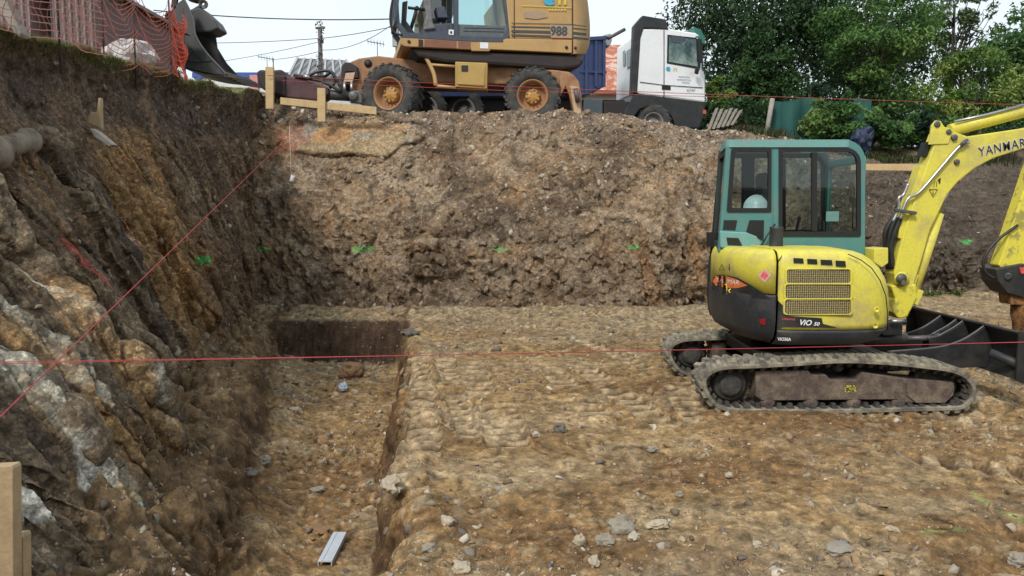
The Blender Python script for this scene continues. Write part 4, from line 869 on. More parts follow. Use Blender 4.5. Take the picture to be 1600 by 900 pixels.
RST = mat('rusty orange steel', (.26, .115, .03), .75, dirt=(.07, .035, .02), amt=.9, scale=14, bump=.5, edge=(.42, .6))
br_ = MB(); br_.px([(1577, 452), (1632, 452), (1632, 478), (1580, 476)], BY, .2); br_.lathe(W(1604, 472, 8.1), (0, 0, -1), [(0, 0), (.12, 0), (.14, .04), (.14, .12), (.12, .2), (.11, .3), (.085, .34), (.05, .36), (.045, .62), (.01, .66), (0, .66)], 20); br_.build('hydraulic_hammer', RST, mini, bevel=.006)
for bold, m_, of in ((.05, WHT, .004), (.012, BLK, .008)): text_px('boom_lettering', 'YANMAR', m_, bm_, lambda x, y, o: W(x, y, BY - o), 1530, 244, 14, -12, of, .12, bold, .86, space=1.16)
tri = MB(); q = lambda a, b: W(a, b, BY - .006)
tri.tube([q(1452, 296), q(1465, 296), q(1458, 308), q(1452, 296)], .0035, 5); tri.tube([q(1458, 299), q(1458, 304)], .004, 5); tri.tube([q(1459, 293), q(1460, 284), q(1464, 284), q(1463, 292)], .0025, 5); tri.tube([q(1466, 282), q(1469, 278), q(1468, 286)], .008, 6)
tri.build('warning_pictogram', BLK, bm_)
# hard hat on the rear shelf of the cab
def hard_hat():
    c = W(1182, 326, 8.45); mb = MB(); r0 = .135
    mb.lathe(c, (0, 0, 1), [(r0 + .03, -.002), (r0 + .03, .006), (r0, .012), (r0 * .98, .05), (r0 * .86, .095), (r0 * .62, .13), (r0 * .3, .147), (0, .15)], 32)
    mb.tube(smooth_path([c + Vector((r0 * math.cos(a) * .98, 0, .012 + .142 * math.sin(a))) for a in [math.pi * i / 8 for i in range(9)]], 3), .012, 6)
    mb.prism([c + Vector((math.cos(a) * (r0 + .06), math.sin(a) * .12, 0)) for a in [R(-70 + 14 * i) for i in range(11)]], (0, 0, .006))
    o = mb.build('hard_hat', mat('pale blue helmet shell', (.62, .76, .76), .35, dirt=(.4, .5, .5), amt=.3), None)
    at_base(o); o.location.z = 1.826; tag(o, 'pale blue hard hat lying on the shelf inside the teal cab', 'hard hat')
hard_hat()
# ================================================================== UPPER LEVEL: WHEELED EXCAVATOR
BO = mat('faded orange paint', (.46, .285, .11), .5, dirt=(.32, .19, .09), amt=.55, scale=2.5, bump=.05)
BOR = mat('rusty orange paint', (.31, .155, .07), .6, dirt=(.14, .065, .035), amt=.7, scale=5, bump=.15)
BOY = mat('tool box yellow', (.40, .26, .065), .5, dirt=(.28, .17, .07), amt=.5, scale=5, bump=.05)
NVY = mat('dark blue grey frame', (.045, .06, .085), .5, dirt=(.12, .12, .11), amt=.4, scale=5)
TYR = mat('tyre rubber', (.035, .037, .037), .85, dirt=(.14, .12, .095), amt=.7, scale=6, bump=.3)
UND = mat('oily underside', (.022, .018, .018), .7, dirt=(.07, .04, .03), amt=.6, scale=4)
BKT = mat('worn bucket steel', (.045, .045, .045), .5, metal=.3, dirt=(.10, .09, .08), amt=.7, scale=4, bump=.2)
GRY = mat('grey stripe', (.055, .06, .068), .5, amt=.3)
PALE = mat('pale patch', (.36, .27, .16), .6, amt=.3)
GZ0 = 3.55
big = thing('wheeled_excavator', (-.6, 16.6, GZ0), 'large faded orange wheeled excavator parked on the bank above the pit with its bucket hanging', 'excavator')
def YE(px): return 15.35 + (px - 620) / 300 * .75
DV = Vector((-.21, .97, 0))
def eb(px, py, off=0):
    t = min(max((px - 894) / 28, 0), .999); return W(px, py, YE(px) + .8 * (1 - math.sqrt(1 - t * t)) - off)
def ebpoly(poly, k=0): return [W(x, y, YE(x)) + DV * k for x, y in poly]
def wheel(name, c, ax, r, wd, rimmat, hubmat, parent, rr=.5, lugs=22):
    ax = Vector(ax).normalized(); c = Vector(c)
    prof = [(r * .52, -wd * .30), (r * .58, -wd * .44), (r * .75, -wd * .5), (r * .9, -wd * .48), (r * .965, -wd * .40), (r * .97, -.01), (r * .97, wd * .4), (r * .9, wd * .48), (r * .7, wd * .5), (r * .52, wd * .3)]
    mb = MB().lathe(c, ax, prof, 48); u = ax.orthogonal().normalized(); v = ax.cross(u)
    for k in range(lugs):
        for sd in (-1, 1):
            a = 2 * math.pi * (k + (.5 if sd > 0 else 0)) / lugs; rd = u * math.cos(a) + v * math.sin(a); tn = ax.cross(rd)
            d = (ax * sd + tn * .45).normalized(); M = Matrix((d, rd.cross(d), rd)).transposed()
            mb.box(c + rd * r * .965 + d * wd * .27, (wd * .5, r * .11, r * .07), M)
            M2 = Matrix((ax, tn, rd)).transposed(); mb.box(c + rd * r * .9 + ax * sd * wd * .475 + tn * r * .05, (wd * .06, r * .09, r * .13), M2)
    t = mb.build('wheel', TYR, parent)
    MB().lathe(c, ax, [(r * .5, -wd * .30), (r * .56, -wd * .42), (r * .53, -wd * .43), (r * .46, -wd * .3), (r * .44, -wd * .02), (r * .2, .0), (0, .0)], 36).build('rim', rimmat, t)
    h = MB().lathe(c, ax, [(r * .27, .0), (r * .27, -wd * .10), (r * .22, -wd * .16), (r * .12, -wd * .22), (0, -wd * .23)], 24)
    for k in range(10):
        a = 2 * math.pi * k / 10; q = c + (u * math.cos(a) + v * math.sin(a)) * r * .23 - ax * wd * .14; h.cyl(q, q - ax * .04, r * .03, n=6, sm=False)
    for k in range(5):
        a = 2 * math.pi * k / 5; q = (u * math.cos(a) + v * math.sin(a)); h.bar(c + q * r * .06 - ax * wd * .2, c + q * r * .2 - ax * wd * .17, r * .06, .03, ax)
    h.build('hub', hubmat, t); return t
HUB = mat('ochre hub', (.46, .24, .06), .55, dirt=(.12, .08, .05), amt=.7, scale=14)
for (px, py, Y, ax, r) in ((611, 146, 15.65, (.32, .95, 0), .575), (833, 149, 15.95, (.06, 1, 0), .56)):
    for yo in (0, 1.75):
        c = W(px, py, Y) + Vector((0, .2 + yo, 0)); wheel('wheel', c, ax, r, .46, BOR, HUB, big)
    a = W(px, py + 4, Y); MB().cyl(a + Vector((0, .45, 0)), a + Vector((0, 1.9, 0)), .12).box(a + Vector((0, 1.1, 0)), (.35, .5, .4)).build('axle', UND, big, bevel=.03)
ch = MB(); ch.px([(546, 97), (560, 91), (590, 87), (652, 94), (760, 100), (860, 108), (890, 112), (902, 124), (900, 140), (880, 134), (790, 132), (640, 128), (600, 135), (575, 150), (546, 152)], 16.05, 1.2); ch.build('chassis', BOR, big, bevel=.03)
k = MB(); k.lathe(W(575, 99, 16.04), (0, -1, 0), [(0, 0), (.065, .0), (.075, -.004), (.075, .012), (0, .012)], 20); k.build('frame_hole', RIM, big)
sb = MB(); sb.px([(533, 104), (538, 98), (546, 97), (558, 104), (560, 122), (553, 122), (552, 112), (540, 112), (538, 148), (532, 148)], 15.95, .5); sb.build('stabilizer_bracket', UND, big, bevel=.015)
sb = MB(); sb.px([(540, 114), (555, 113), (551, 128), (537, 128)], 15.93, .35); sb.build('stabilizer_plate', mat('cream paint', (.5, .34, .22), .5, amt=.4), big, bevel=.01)
for x in (538.5, 549.5): MB().cyl(W(x, 128, 15.95), W(x, 146, 15.95), .03).build('stabilizer_rod', STL, big)
sb = MB(); sb.px([(878, 112), (896, 116), (905, 128), (909, 150), (910, 180), (898, 182), (890, 150), (884, 135), (876, 150), (874, 122)], 15.95, .55); sb.build('rear_stabilizer', BOR, big, bevel=.02)
sb = MB(); sb.px([(891, 134), (904, 136), (909, 184), (898, 184)], 15.88, .25); sb.build('stabilizer_plate', mat('cream paint', (.5, .34, .22)), big, bevel=.01); MB().cyl(W(899, 138, 15.82), W(903, 160, 15.82), .045).build('stabilizer_rod', DST, big)
tb = MB(); tb.px([(711, 96), (762, 98), (761, 139), (711, 136)], 15.62, .5); tb = tb.build('tool_box', BOY, big, bevel=.02)
t = MB(); t.px([(715, 100), (758, 102), (757, 135), (715, 132)], 15.598, .015); t.build('box_door', BOY, tb, bevel=.008); t = MB(); t.px([(721, 102), (731, 102), (731, 111), (721, 111)], 15.58, .02); t.build('box_latch', RIM, tb)
st_ = MB(); st_.tube(smooth_path([W(x, y, 15.6) for x, y in ((661, 84), (670, 98), (678, 116), (681, 134))], 5), .04, 10); st_.tube([W(672, 101, 15.6), W(712, 104, 15.65)], .028, 8); st_.tube([W(681, 134, 15.6), W(712, 137, 15.65)], .03, 8); st_.build('access_step', BO, big)
# turntable and upper structure
MB().lathe(W(745, 100, 16.75), (0, 0, 1), [(0, -.05), (.62, -.05), (.62, .2), (0, .2)], 36).build('slew_ring', UND, big)
be = MB(); be.prism(ebpoly([(640, 74), (740, 79), (905, 85), (916, 92), (908, 104), (880, 108), (800, 102), (700, 97), (655, 88)], .06), DV * 2.2); be.build('belly_plate', UND, big, bevel=.06)
dk = MB(); dk.prism(ebpoly([(626, 57), (745, 63), (797, 60), (896, 62), (896, 83), (766, 77), (765, 80), (737, 79.5), (736, 77), (632, 72.5), (626, 70)], 0), DV * 2.4); dk.build('deck_frame', BO, big, bevel=.012)
decal('deck_recess', [(663, 61.5), (713, 64), (713, 75.5), (663, 73)], mat('shaded brown panel', (.22, .09, .055), .6, amt=.4), big, lambda x, y, o: eb(x, y, .01), n=4)
decal('deck_recess', [(654, 61.5), (661, 62), (661, 73), (654, 72.5)], UND, big, lambda x, y, o: eb(x, y, .01), n=2); decal('deck_recess', [(716, 64), (735, 65), (735, 77), (716, 76)], mat('shaded brown panel', (.22, .09, .055)), big, lambda x, y, o: eb(x, y, .01), n=2)
decal('white_notice', [(750, 66), (763, 66.5), (763, 76), (750, 75.5)], WHT, big, lambda x, y, o: eb(x, y, .012), n=2)
for x, y in ((639, 65), (885, 74), (899, 75)): MB().lathe(eb(x, y, .005), (0, -1, 0), [(.03, 0), (.03, .015), (0, .02)], 12).build('bolt', UND, big)
hs = MB(); hs.prism(ebpoly([(789, -22), (896, -22), (896, 62), (797, 60)], .002), DV * 2.35); hs.build('engine_house', BO, big, bevel=.02)
# rounded counterweight at the back
cwt = MB(); xs = [894 + 27.9 * math.sin(R(90) * i / 10) for i in range(11)]; ys = [-22 + 106 * j / 12 for j in range(13)]
def cwx(x, y): return 894 + (x - 894) * min(1, .62 + .38 * math.sqrt(min(max((y + 24) / 60, 0), 1)) if y < 36 else (1 - .25 * ((max(y, 60) - 60) / 24) ** 2))
V_ = [eb(cwx(x, y), y + 1.6 * (x - 894) / 28, 0) if False else W(cwx(x, y), y, YE(894) + .9 * (1 - math.sqrt(max(0, 1 - ((x - 894) / 28) ** 2)))) for y in ys for x in xs]
n_ = len(xs); cwt.add(V_, [(j * n_ + i, j * n_ + i + 1, (j + 1) * n_ + i + 1, (j + 1) * n_ + i) for j in range(12) for i in range(n_ - 1)], True)
Vb = [v + Vector((-.28, 1.35, 0)) for v in V_[n_ - 1::n_]]; Va = V_[n_ - 1::n_]; cwt.add(Va + Vb, [(j, j + 1, 13 + j + 1, 13 + j) for j in range(12)], True)
bot = V_[-n_:] ; cwt.add(bot + [Vb[-1], W(894, 84, YE(894)) + Vector((-.28, 2.2, 0))], [tuple(range(n_ + 2))]); top_ = V_[:n_]; cwt.add(top_ + [Vb[0], W(894, -22, YE(894)) + Vector((-.28, 2.2, 0))], [tuple(range(n_ + 2))])
cwt.build('counterweight', BO, big)
def es(px, py, off=0):
    """side of the house, carried round the counterweight"""
    if px <= 894: return W(px, py, YE(px) - off)
    t = min((px - 894) / 28, .999); return W(cwx(px, py), py, YE(894) + .9 * (1 - math.sqrt(1 - t * t)) - off)
for (y0, y1, h) in ((35.4, 37.5, 1.1), (40.6, 42.6, 1.8), (46.5, 49.0, 3.8), (53.2, 56.5, 3.0)):
    P_ = [(799, y0), (893.5, y1), (920, y1 + 3.5), (920, y1 + h + 3.5), (893.5, y1 + h), (799, y0 + h)]
    decal('side_stripe', P_, GRY, big, es, .012, 26)
decal('number_patch', [(859, 38.5), (894, 40), (894, 60), (861, 59)], PALE, big, es, .016, 6)
text_px('number_lettering', '988', GRY, big, es, 860, 54.5, 14.0, 1.5, .022, 0, .035, .90, space=1.02)
decal('red_wording', [(862, 56), (893, 57), (893, 59.5), (863, 59)], mat('faded red wording', (.5, .18, .12), .6, dirt=(.45, .35, .25), amt=1, scale=30), big, es, .02, 3)
LBL = mat('logo blue', (.05, .36, .55), .5, amt=.3); LYL = mat('logo yellow', (.62, .50, .06), .5, amt=.3)
text_px('logo_lettering', 'e', LBL, big, es, 850, 6.5, 19, 1, .02, 0, .06, 1.2, space=1); text_px('logo_lettering', 'n', LYL, big, es, 871, 6.5, 19, 1, .02, 0, .03, 1.15)
decal('yellow_line', [(815, 8), (893, 11.5), (893, 12.7), (815, 9.2)], LYL, big, es, .018, 6)
ml = MB()
for i in range(6): x = 857 + i * 4.8; ml.add([es(x, 14, .02), es(x + 3.2, 14, .02), es(x + 3.2, 16.6, .02), es(x, 16.6, .02)], [(0, 1, 2, 3)])
ml.build('small_wording', LYL, big)
decal('erased_patch', [(818, 20), (836, 17), (852, 20), (856, 27), (838, 30), (820, 28)], mat('rubbed paint', (.36, .25, .17), .6, amt=.3), big, es, .014, 8)
ps = MB(); ps.tube([es(894.5, y, .004) for y in (-20, 20, 62, 83)], .012, 6); ps.tube([es(803.5, y, .004) for y in (-20, 20, 59)], .008, 6); ps.build('panel_seam', UND, big)
# cab
cf_ = MB(); CT = -52
def cbar(a, b, w_, k=0, t_=.09): cf_.bar(W(*a, YE(a[0])) + DV * k, W(*b, YE(b[0])) + DV * k, t_, w_, DV)
for k_ in (.05, .98):
    for a, b, w_ in (((626, CT), (619, 8), .07), ((619, 8), (621, 36), .08), ((621, 36), (636, 55), .10), ((626, 54), (740, 61), .12), ((740, 61), (786, 62), .12), ((786, 63), (798, 46), .08), ((798, 46), (790, 0), .07), ((790, 0), (786, CT), .07), ((626, CT), (786, CT), .10), ((713, CT), (713, 60), .08)):
        cbar(a, b, w_, k_)
for a in ((626, CT), (786, CT), (620, 30), (640, 57), (786, 62)): cf_.bar(W(*a, YE(a[0])), W(*a, YE(a[0])) + DV * 1.02, .09, .09)
cf_ = cf_.build('cab_frame', NVY, big)
MB().prism(ebpoly([(624, CT - 5), (790, CT - 5), (788, CT), (624, CT)], -.03), DV * 1.1).build('cab_roof', NVY, big, bevel=.02)
pn = MB(); pn.prism(ebpoly([(716, 37), (794, 40), (795, 48), (786, 60), (716, 57)], .04), DV * .04); pn.build('door_panel', mat('worn grey door panel', (.085, .10, .11), .45, dirt=(.2, .2, .18), amt=.5, scale=12), big, bevel=.006)
for y in (42, 47): MB().prism(ebpoly([(725, y), (788, y + 1.5), (788, y + 2.3), (725, y + .9)], .03), DV * .02).build('door_ridge', NVY, big)
GB = glass('excavator glass', (.62, .80, .80), .12)
for k_ in (.08, .99):
    g = MB(); g.add(ebpoly([(717, CT + 3), (785, CT + 3), (788, 0), (795, 40), (717, 37)], k_), [(0, 1, 2, 3, 4)]); g.build('window_pane', GB, big)
    g = MB(); g.add(ebpoly([(628, CT + 3), (710, CT + 3), (710, 55), (640, 52), (624, 34), (622, 8)], k_), [(0, 1, 2, 3, 4, 5)]); 
    if k_ > .5: g.build('window_pane', GB, big)
it = MB(); it.prism(ebpoly([(664, 32), (712, 30), (712, 56), (664, 54)], .3), DV * .5); it.prism(ebpoly([(684, 4), (698, 3), (704, 22), (688, 22)], .3), DV * .4); it.build('operator_console', mat('grey blue interior', (.075, .085, .12), .7, dirt=(.03, .035, .05), amt=.6, scale=14), big, bevel=.02)
it = MB(); it.prism(ebpoly([(664, -8), (676, -14), (679, 30), (684, 40), (664, 42), (668, 20)], .25), DV * .45); it.build('operator_seat', mat('faded seat', (.2, .2, .2), .9, dirt=(.08, .08, .09), amt=.7, scale=12), big, bevel=.03)
it = MB(); it.tube([W(640, 52, 15.7), W(648, 25, 15.7), W(652, 10, 15.7)], .035, 8); it.tube([W(638, 12, 15.6), W(668, 16, 15.8)], .03, 8); it.prism(ebpoly([(630, 0), (638, -2), (636, 30), (650, 50), (640, 54), (628, 38)], .15), DV * .1); it.build('control_lever', RIM, big)
decal('cab_notice', [(701, 46), (709, 46.5), (709, 54.5), (701, 54)], WHT, big, lambda x, y, o: W(x, y, YE(x) - .02), n=2)
decal('notice_mark', [(703.5, 48.5), (706.5, 48.8), (706.5, 52.5), (703.5, 52.3)], UND, big, lambda x, y, o: W(x, y, YE(x) - .026), n=2)
MB().tube(smooth_path([W(x, y, 15.2) for x, y in ((616, -12), (611, 14), (610, 32), (613, 46), (619, 53), (629, 54.5))], 5), .022, 8).build('grab_handle', RIM, big)
# boom, arm, bucket
bo = MB(); bo.px([(690, 62), (646, 58), (648, 30), (668, -20), (640, -110), (560, -190), (400, -250), (405, -272), (560, -225), (665, -150), (708, -60), (712, 0)], 16.7, .4); bo.build('boom', BOR, big, bevel=.03)
aa = MB(); aa.px([(430, -290), (448, -262), (400, -190), (300, 0), (286, -4), (282, -20), (350, -160), (385, -262)], 16.55, .35); aa.build('dipper_arm', BOR, big, bevel=.03)
MB().cyl(W(560, -205, 16.75), W(430, -275, 16.75), .11).build('arm_cylinder', DST, big)
BX = 16.25; BWD = 1.15
side_ = [(287, -2), (274, 8), (266, 22), (262, 50), (266, 82), (282, 104), (320, 115), (352, 118), (346, 108), (322, 82), (306, 56), (303, 34), (297, 18)]
bk = MB(); bk.px(side_, BX, .035); bk.prism([W(x, y, BX) + Vector((0, BWD, 0)) for x, y in side_], (0, .035, 0))
shell = [(274, 8), (266, 22), (262, 50), (266, 82), (282, 104), (320, 115), (356, 119)]; sp_ = smooth_path([W(x, y, BX) for x, y in shell], 5)
cen = W(300, 70, BX); inn = [p + (cen - p).normalized() * .035 for p in sp_]
bk.prism(sp_ + inn[::-1], (0, BWD + .035, 0)); bkt = bk.build('bucket', BKT, big)
eg = MB(); eg.tube(smooth_path([W(x, y, BX - .005) for x, y in ((287, -2), (297, 18), (303, 34), (306, 56), (322, 82), (346, 108), (354, 117))], 5), .022, 8); eg.build('bucket_edge', DST, bkt)
eg = MB(); eg.tube([W(264, 78, BX - .01), W(300, 96, BX - .01), W(330, 95, BX - .01)], .012, 6); eg.tube([W(270, 40, BX - .01), W(296, 72, BX - .01), W(318, 98, BX - .01)], .012, 6); eg.build('side_rib', BKT, bkt)
for i in range(5):
    o = Vector((0, .05 + i * .26, 0)); a, b = W(350, 115, BX) + o, W(392, 125, BX) + o
    d = (b - a).normalized(); t_ = MB(); r0 = [a + Vector((0, s1 * .055, s2 * .055)) for s1, s2 in ((-1, -1), (1, -1), (1, 1), (-1, 1))]; r1 = [b + Vector((0, s1 * .045, s2 * .012)) for s1, s2 in ((-1, -1), (1, -1), (1, 1), (-1, 1))]
    t_.loft([r0, r1], sm=False); t_.build('tooth', BKT, bkt)
for (x, y, r_) in ((317, 6, .09), (320, 28, .10), (309, 18, .09)):
    for yo in (.35, .75):
        l = MB(); l.lathe(W(x, y, BX + yo), (0, 1, 0), [(r_, 0), (r_, .05), (r_ * .35, .05), (r_ * .35, 0), (r_, 0)], 20); l.bar(W(x - 2, y + 4, BX + yo + .025), W(296, 22, BX + yo + .025), .045, .14, (0, 1, 0)); l.build('bucket_lug', BKT, bkt)
lk = MB(); lk.bar(W(282, -60, 16.7), W(272, 12, 16.7), .1, .08, (0, 1, 0)); lk.bar(W(300, -70, 16.7), W(312, 4, 16.7), .12, .09, (0, 1, 0)); lk.build('bucket_link', UND, big)
lk = MB(); lk.px([(296, 14), (312, 10), (334, 30), (342, 44), (330, 50), (306, 52)], BX + .3, .55); lk.build('bucket_neck', BKT, bkt, bevel=.04)

# ================================================================== attachment lying on the bank
at_ = thing('hydraulic_attachment', (-4.05, 15.3, 3.75), 'dark red hydraulic attachment with black hoses lying on the bank behind a timber board', 'attachment')
MAR = mat('dark maroon paint', (.075, .025, .028), .55, dirt=(.03, .02, .02), amt=.8, scale=5, bump=.2)
m_ = MB(); m_.px([(440, 118), (462, 120), (512, 136), (514, 146), (498, 158), (440, 152)], 15.25, .5); m_.build('body', MAR, at_, bevel=.03)
m_ = MB(); m_.px([(400, 112), (406, 108), (418, 110), (440, 108), (446, 118), (446, 152), (410, 140), (402, 128)], 15.2, .6); m_.build('jaw', UND, at_, bevel=.05)
m_ = MB(); m_.cyl(W(505, 147, 15.4), W(548, 151, 15.4), .1, .09, 18); m_.build('cylinder', PLA, at_)
m_ = MB(); m_.px([(546, 145), (552, 141), (562, 142), (566, 150), (566, 162), (546, 160)], 15.3, .12); m_.lathe(W(552, 150, 15.3), (0, -1, 0), [(.09, 0), (.09, .05), (0, .06)], 18); m_.build('end_plate', DST, at_, bevel=.02)
for q_, P_ in enumerate((((459, 117), (478, 119), (497, 112), (516, 112), (528, 128), (534, 143)), ((462, 121), (482, 123), (505, 128), (534, 144)), ((480, 119), (505, 120), (519, 113), (523, 128), (515, 138)))):
    m_ = MB(); m_.tube(smooth_path([W(x, y, 15.22 + .05 * q_) for x, y in P_], 6), .028, 8); m_.build('hose', HOSE, at_)
MB().cyl(W(474, 119, 15.2), W(484, 121, 15.2), .035).build('hose_fitting', STL, at_)
# ================================================================== timber
WOOD = mat('new sawn timber', (.52, .37, .19), .8, dirt=(.36, .24, .12), amt=.6, scale=9, bump=.2)
WOD2 = mat('grey weathered timber', (.30, .27, .23), .85, dirt=(.16, .14, .12), amt=.7, scale=8, bump=.4)
bb = thing('batter_board', (-3.5, 14.9, 3.7), 'pale timber batter board with short stake set along the bank top beside the orange wheel', 'batter board', 'timber boards set out on the bank')
m_ = MB(); m_.px([(438, 152), (588, 167), (588, 179), (438, 163)], 14.9, .045); m_.build('board', WOOD, bb, bevel=.004)
m_ = MB(); m_.px([(495.5, 137), (508, 138), (508, 190), (496, 190)], 14.845, .05); m_.build('stake', WOOD, bb, bevel=.004)
m_ = MB(); m_.px([(414.5, 104), (427, 104.5), (427, 170), (415, 170)], 14.95, .07); o = m_.build('timber_stake', WOOD, None, bevel=.004); at_base(o); tag(o, 'upright timber stake standing in front of the dark jaw of the attachment', 'stake', 'timber stakes')
b2 = thing('batter_board', (7.4, 16.0, 2.6), 'long timber board spanning between the teal cab and the yellow boom on the far bank', 'batter board', 'timber boards set out on the bank')
m_ = MB(); m_.px([(1330, 256), (1452, 256), (1452, 267), (1330, 266)], 15.9, .045); m_.build('board', WOOD, b2, bevel=.004)
for x in (1338, 1445): m_ = MB(); m_.px([(x, 250), (x + 7, 250), (x + 7, 310), (x, 310)], 15.95, .06); m_.build('stake', WOOD, b2, bevel=.004)
# ================================================================== strings
RS_ = mat('red mason string', (.42, .05, .06), .7, amt=.2); RSD = mat('dull red string', (.30, .05, .05), .7, amt=.2)
def sag(a, b, d, n=16): return [a.lerp(b, i / n) - Vector((0, 0, d * 4 * (i / n) * (1 - i / n))) for i in range(n + 1)]
def string(name, a, b, r_, m, label, cat='string', group=None, d=.01):
    o = MB().tube(sag(Vector(a), Vector(b), d), r_, 5).build(name, m, None); at_base(o); return tag(o, label, cat, group)
string('mason_string', W(-60, 710, 3.0), W(472, 193, 15.0), .0030, RS_, 'red mason string rising diagonally across the rock wall to the bank corner', d=0)
string('mason_string', W(-160, 571, 3.55), W(1760, 531, 4.1), .0018, RS_, 'red mason string stretched level across the whole pit in front of the tracks', d=.004)
string('mason_string', W(-160, 567.5, 3.62), W(1760, 530, 4.3), .0018, RS_, 'second thinner red string running just above the level one across the pit', d=.012)
string('mason_string', W(418, 118, 14.9), W(1900, 172, 15.2), .006, RSD, 'thin dull red string passing in front of the wheeled excavator and the trees', d=.05)
string('mason_string', W(440, 126, 14.85), W(1150, 152, 14.9), .005, RSD, 'short dull red string crossing the excavator wheels below the upper one', d=.03)
# plumb line with a can
pl = thing('plumb_line', W(455, 285, 14.0), 'white can hanging on a thin line against the far bank', 'plumb line')
MB().tube([W(452, 196, 14.3), W(455, 276, 13.85)], .002, 5).build('line', WHT, pl); MB().lathe(W(455, 284, 13.82), (.35, 0, 1), [(0, 0), (.03, 0), (.035, .02), (.035, .1), (.03, .11), (0, .11)], 16).build('can', WHT, pl)
# stakes at the lower left
STK = []
for (x0, x1, yt, Y, lab) in ((-16, 20, 730, 2.62, 'tall sawn timber stake at the lower left in front of the rock wall'), (21, 36, 838, 2.7, 'short timber stake just right of the taller one at the lower left')):
    m_ = MB(); m_.px([(x0, yt), (x1 - 3, yt - 2), (x1, yt + 3), (x1 + 2, 1150), (x0, 1150)], Y, .05); o = m_.build('timber_stake', mat('aged timber', (.40, .29, .16), .8, dirt=(.2, .14, .09), amt=.7, scale=6, bump=.3), None, bevel=.003); at_base(o); tag(o, lab, 'stake', 'timber stakes')
# ================================================================== TRUCK
tk = thing('tipper_truck', (2.5, 22.5, 3.5), 'white cab tipper truck with blue body standing behind the orange excavator', 'truck')
def YT(px): return 21.4 + (px - 995) * .0085
TV = Vector((-.28, 1.95, 0))
def tp(poly, k=0): return [W(x, y, YT(x)) + TV * k for x, y in poly]
def tf(x, y, o=0): return W(x, y, YT(x) - o)
BLU = mat('blue tipper paint', (.025, .045, .135), .5, dirt=(.08, .08, .12), amt=.5, scale=3)
cb = MB(); cb.prism(tp([(996, 52), (1004, 45), (1043, 44), (1092, 52), (1095, 62), (1097, 109), (1100, 112), (1102, 120), (1102, 160), (1044, 153), (1000, 147), (994, 144)]), TV); cb = cb.build('cab', mat('bright white cab paint', (.82, .83, .84), .4, dirt=(.6, .58, .55), amt=.3, scale=1.5, bump=.01), tk, bevel=.04)
w_ = MB(); w_.prism(tp([(990, 40), (1004, 24), (1040, 30), (1045, 47), (1006, 44), (1001, 60), (996, 143), (986, 150), (989, 70)], -.01), TV * .12); w_.build('wind_deflector', BLK, tk, bevel=.03)
w_ = MB(); w_.prism(tp([(1084, 41), (1096, 47), (1102, 60), (1102, 70), (1092, 66)], .0), TV); w_.build('sun_visor', mat('green plastic', (.02, .16, .11), .35, amt=.3), tk, bevel=.02)
w_ = MB(); w_.prism(tp([(1096, 66), (1099, 66), (1102, 110), (1097, 110)], .05), TV * .9); w_.build('windscreen', mat('dark windscreen', (.02, .03, .035), .08, amt=.2), tk)
GT = mat('dark reflecting window', (.05, .10, .10), .08, dirt=(.28, .36, .32), amt=.9, scale=1.6, bump=0, edge=(.45, .6)); 
decal('window_seal', [(1043, 54), (1088, 59), (1092, 64), (1093, 107), (1088, 107), (1042, 99)], RIM, cb, tf, .02, 8); decal('side_window', [(1045.5, 57), (1087, 61.5), (1089, 65), (1090, 104), (1045, 96.5)], GT, cb, tf, .03, 8)
w_ = MB(); w_.tube([tf(1037.5, y, .015) for y in (47, 100, 152)], .012, 6); w_.build('door_seam', DST, cb); w_ = MB(); w_.tube([tf(x, y, .015) for x, y in ((1000, 128), (1037, 133), (1098, 137))], .01, 6); w_.build('panel_seam', DST, cb)
w_ = MB(); w_.prism(tp([(1034, 133), (1047.5, 134), (1047.5, 141), (1034, 140)], -.01), TV * .02); w_.build('door_handle', RIM, cb)
w_ = MB(); w_.tube(smooth_path([tf(1087, 58, .2), tf(1092, 62, .35), tf(1093.5, 105, .35), tf(1086, 112, .2)], 4), .02, 6); w_.prism(tp([(1083, 64), (1090, 65), (1091, 101), (1084, 98)], -.16), TV * .05); w_.prism(tp([(1083, 109), (1089, 110), (1087, 118), (1082, 116)], -.1), TV * .04); w_.build('mirror', RIM, tk, bevel=.01)
w_ = MB(); w_.prism(tp([(1048, 56), (1068, 58), (1071, 63), (1062, 68), (1049, 66)], -.02), TV * .01); w_.build('window_shade', NVY, cb)
text_px('logo_lettering', 'e', LBL, cb, tf, 1041, 110, 8.5, 0, .03, 0, .05, 1.1); text_px('logo_lettering', 'n', LYL, cb, tf, 1051.5, 111, 8.5, 0, .03, 0, .0, 1.2)
text_px('door_number', '4240', DST, cb, tf, 1072, 143, 4.4, -2, .03, .3, -.01, 1.15)
ml = MB()
for (x, y, l) in ((1060, 119, 18), (1058, 123.5, 22), (1066, 128, 12)): ml.add([tf(x, y, .03), tf(x + l, y + 1, .03), tf(x + l, y + 2, .03), tf(x, y + 1, .03)], [(0, 1, 2, 3)])
ml.build('small_wording', mat('pale grey lettering', (.35, .4, .45), .6, amt=.8, scale=50, edge=(.5, .52)), cb)
w_ = MB()
for k0, k1, y0, y1 in ((.12, .42, 70, 98), (.5, .62, 66, 90)):
    A_ = [W(995, y, YT(995)) for y in (y0, y1)]; a, b = A_; o = Vector((-.03, 0, 0)); w_.add([a + TV * k0 + o, a + TV * k1 + o, b + TV * k1 + o, b + TV * k0 + o], [(0, 1, 2, 3)])
w_.build('rear_window', GT, tk)
lw = MB(); lw.prism(tp([(992, 146), (1044, 153), (1102, 161), (1101, 178), (1093, 200), (1056, 200), (1050, 182), (1035, 168), (1018, 165), (1000, 170), (988, 186), (984, 200), (972, 200), (976, 172)], 0), TV); lw.build('bumper_and_arch', BLK, tk, bevel=.02)
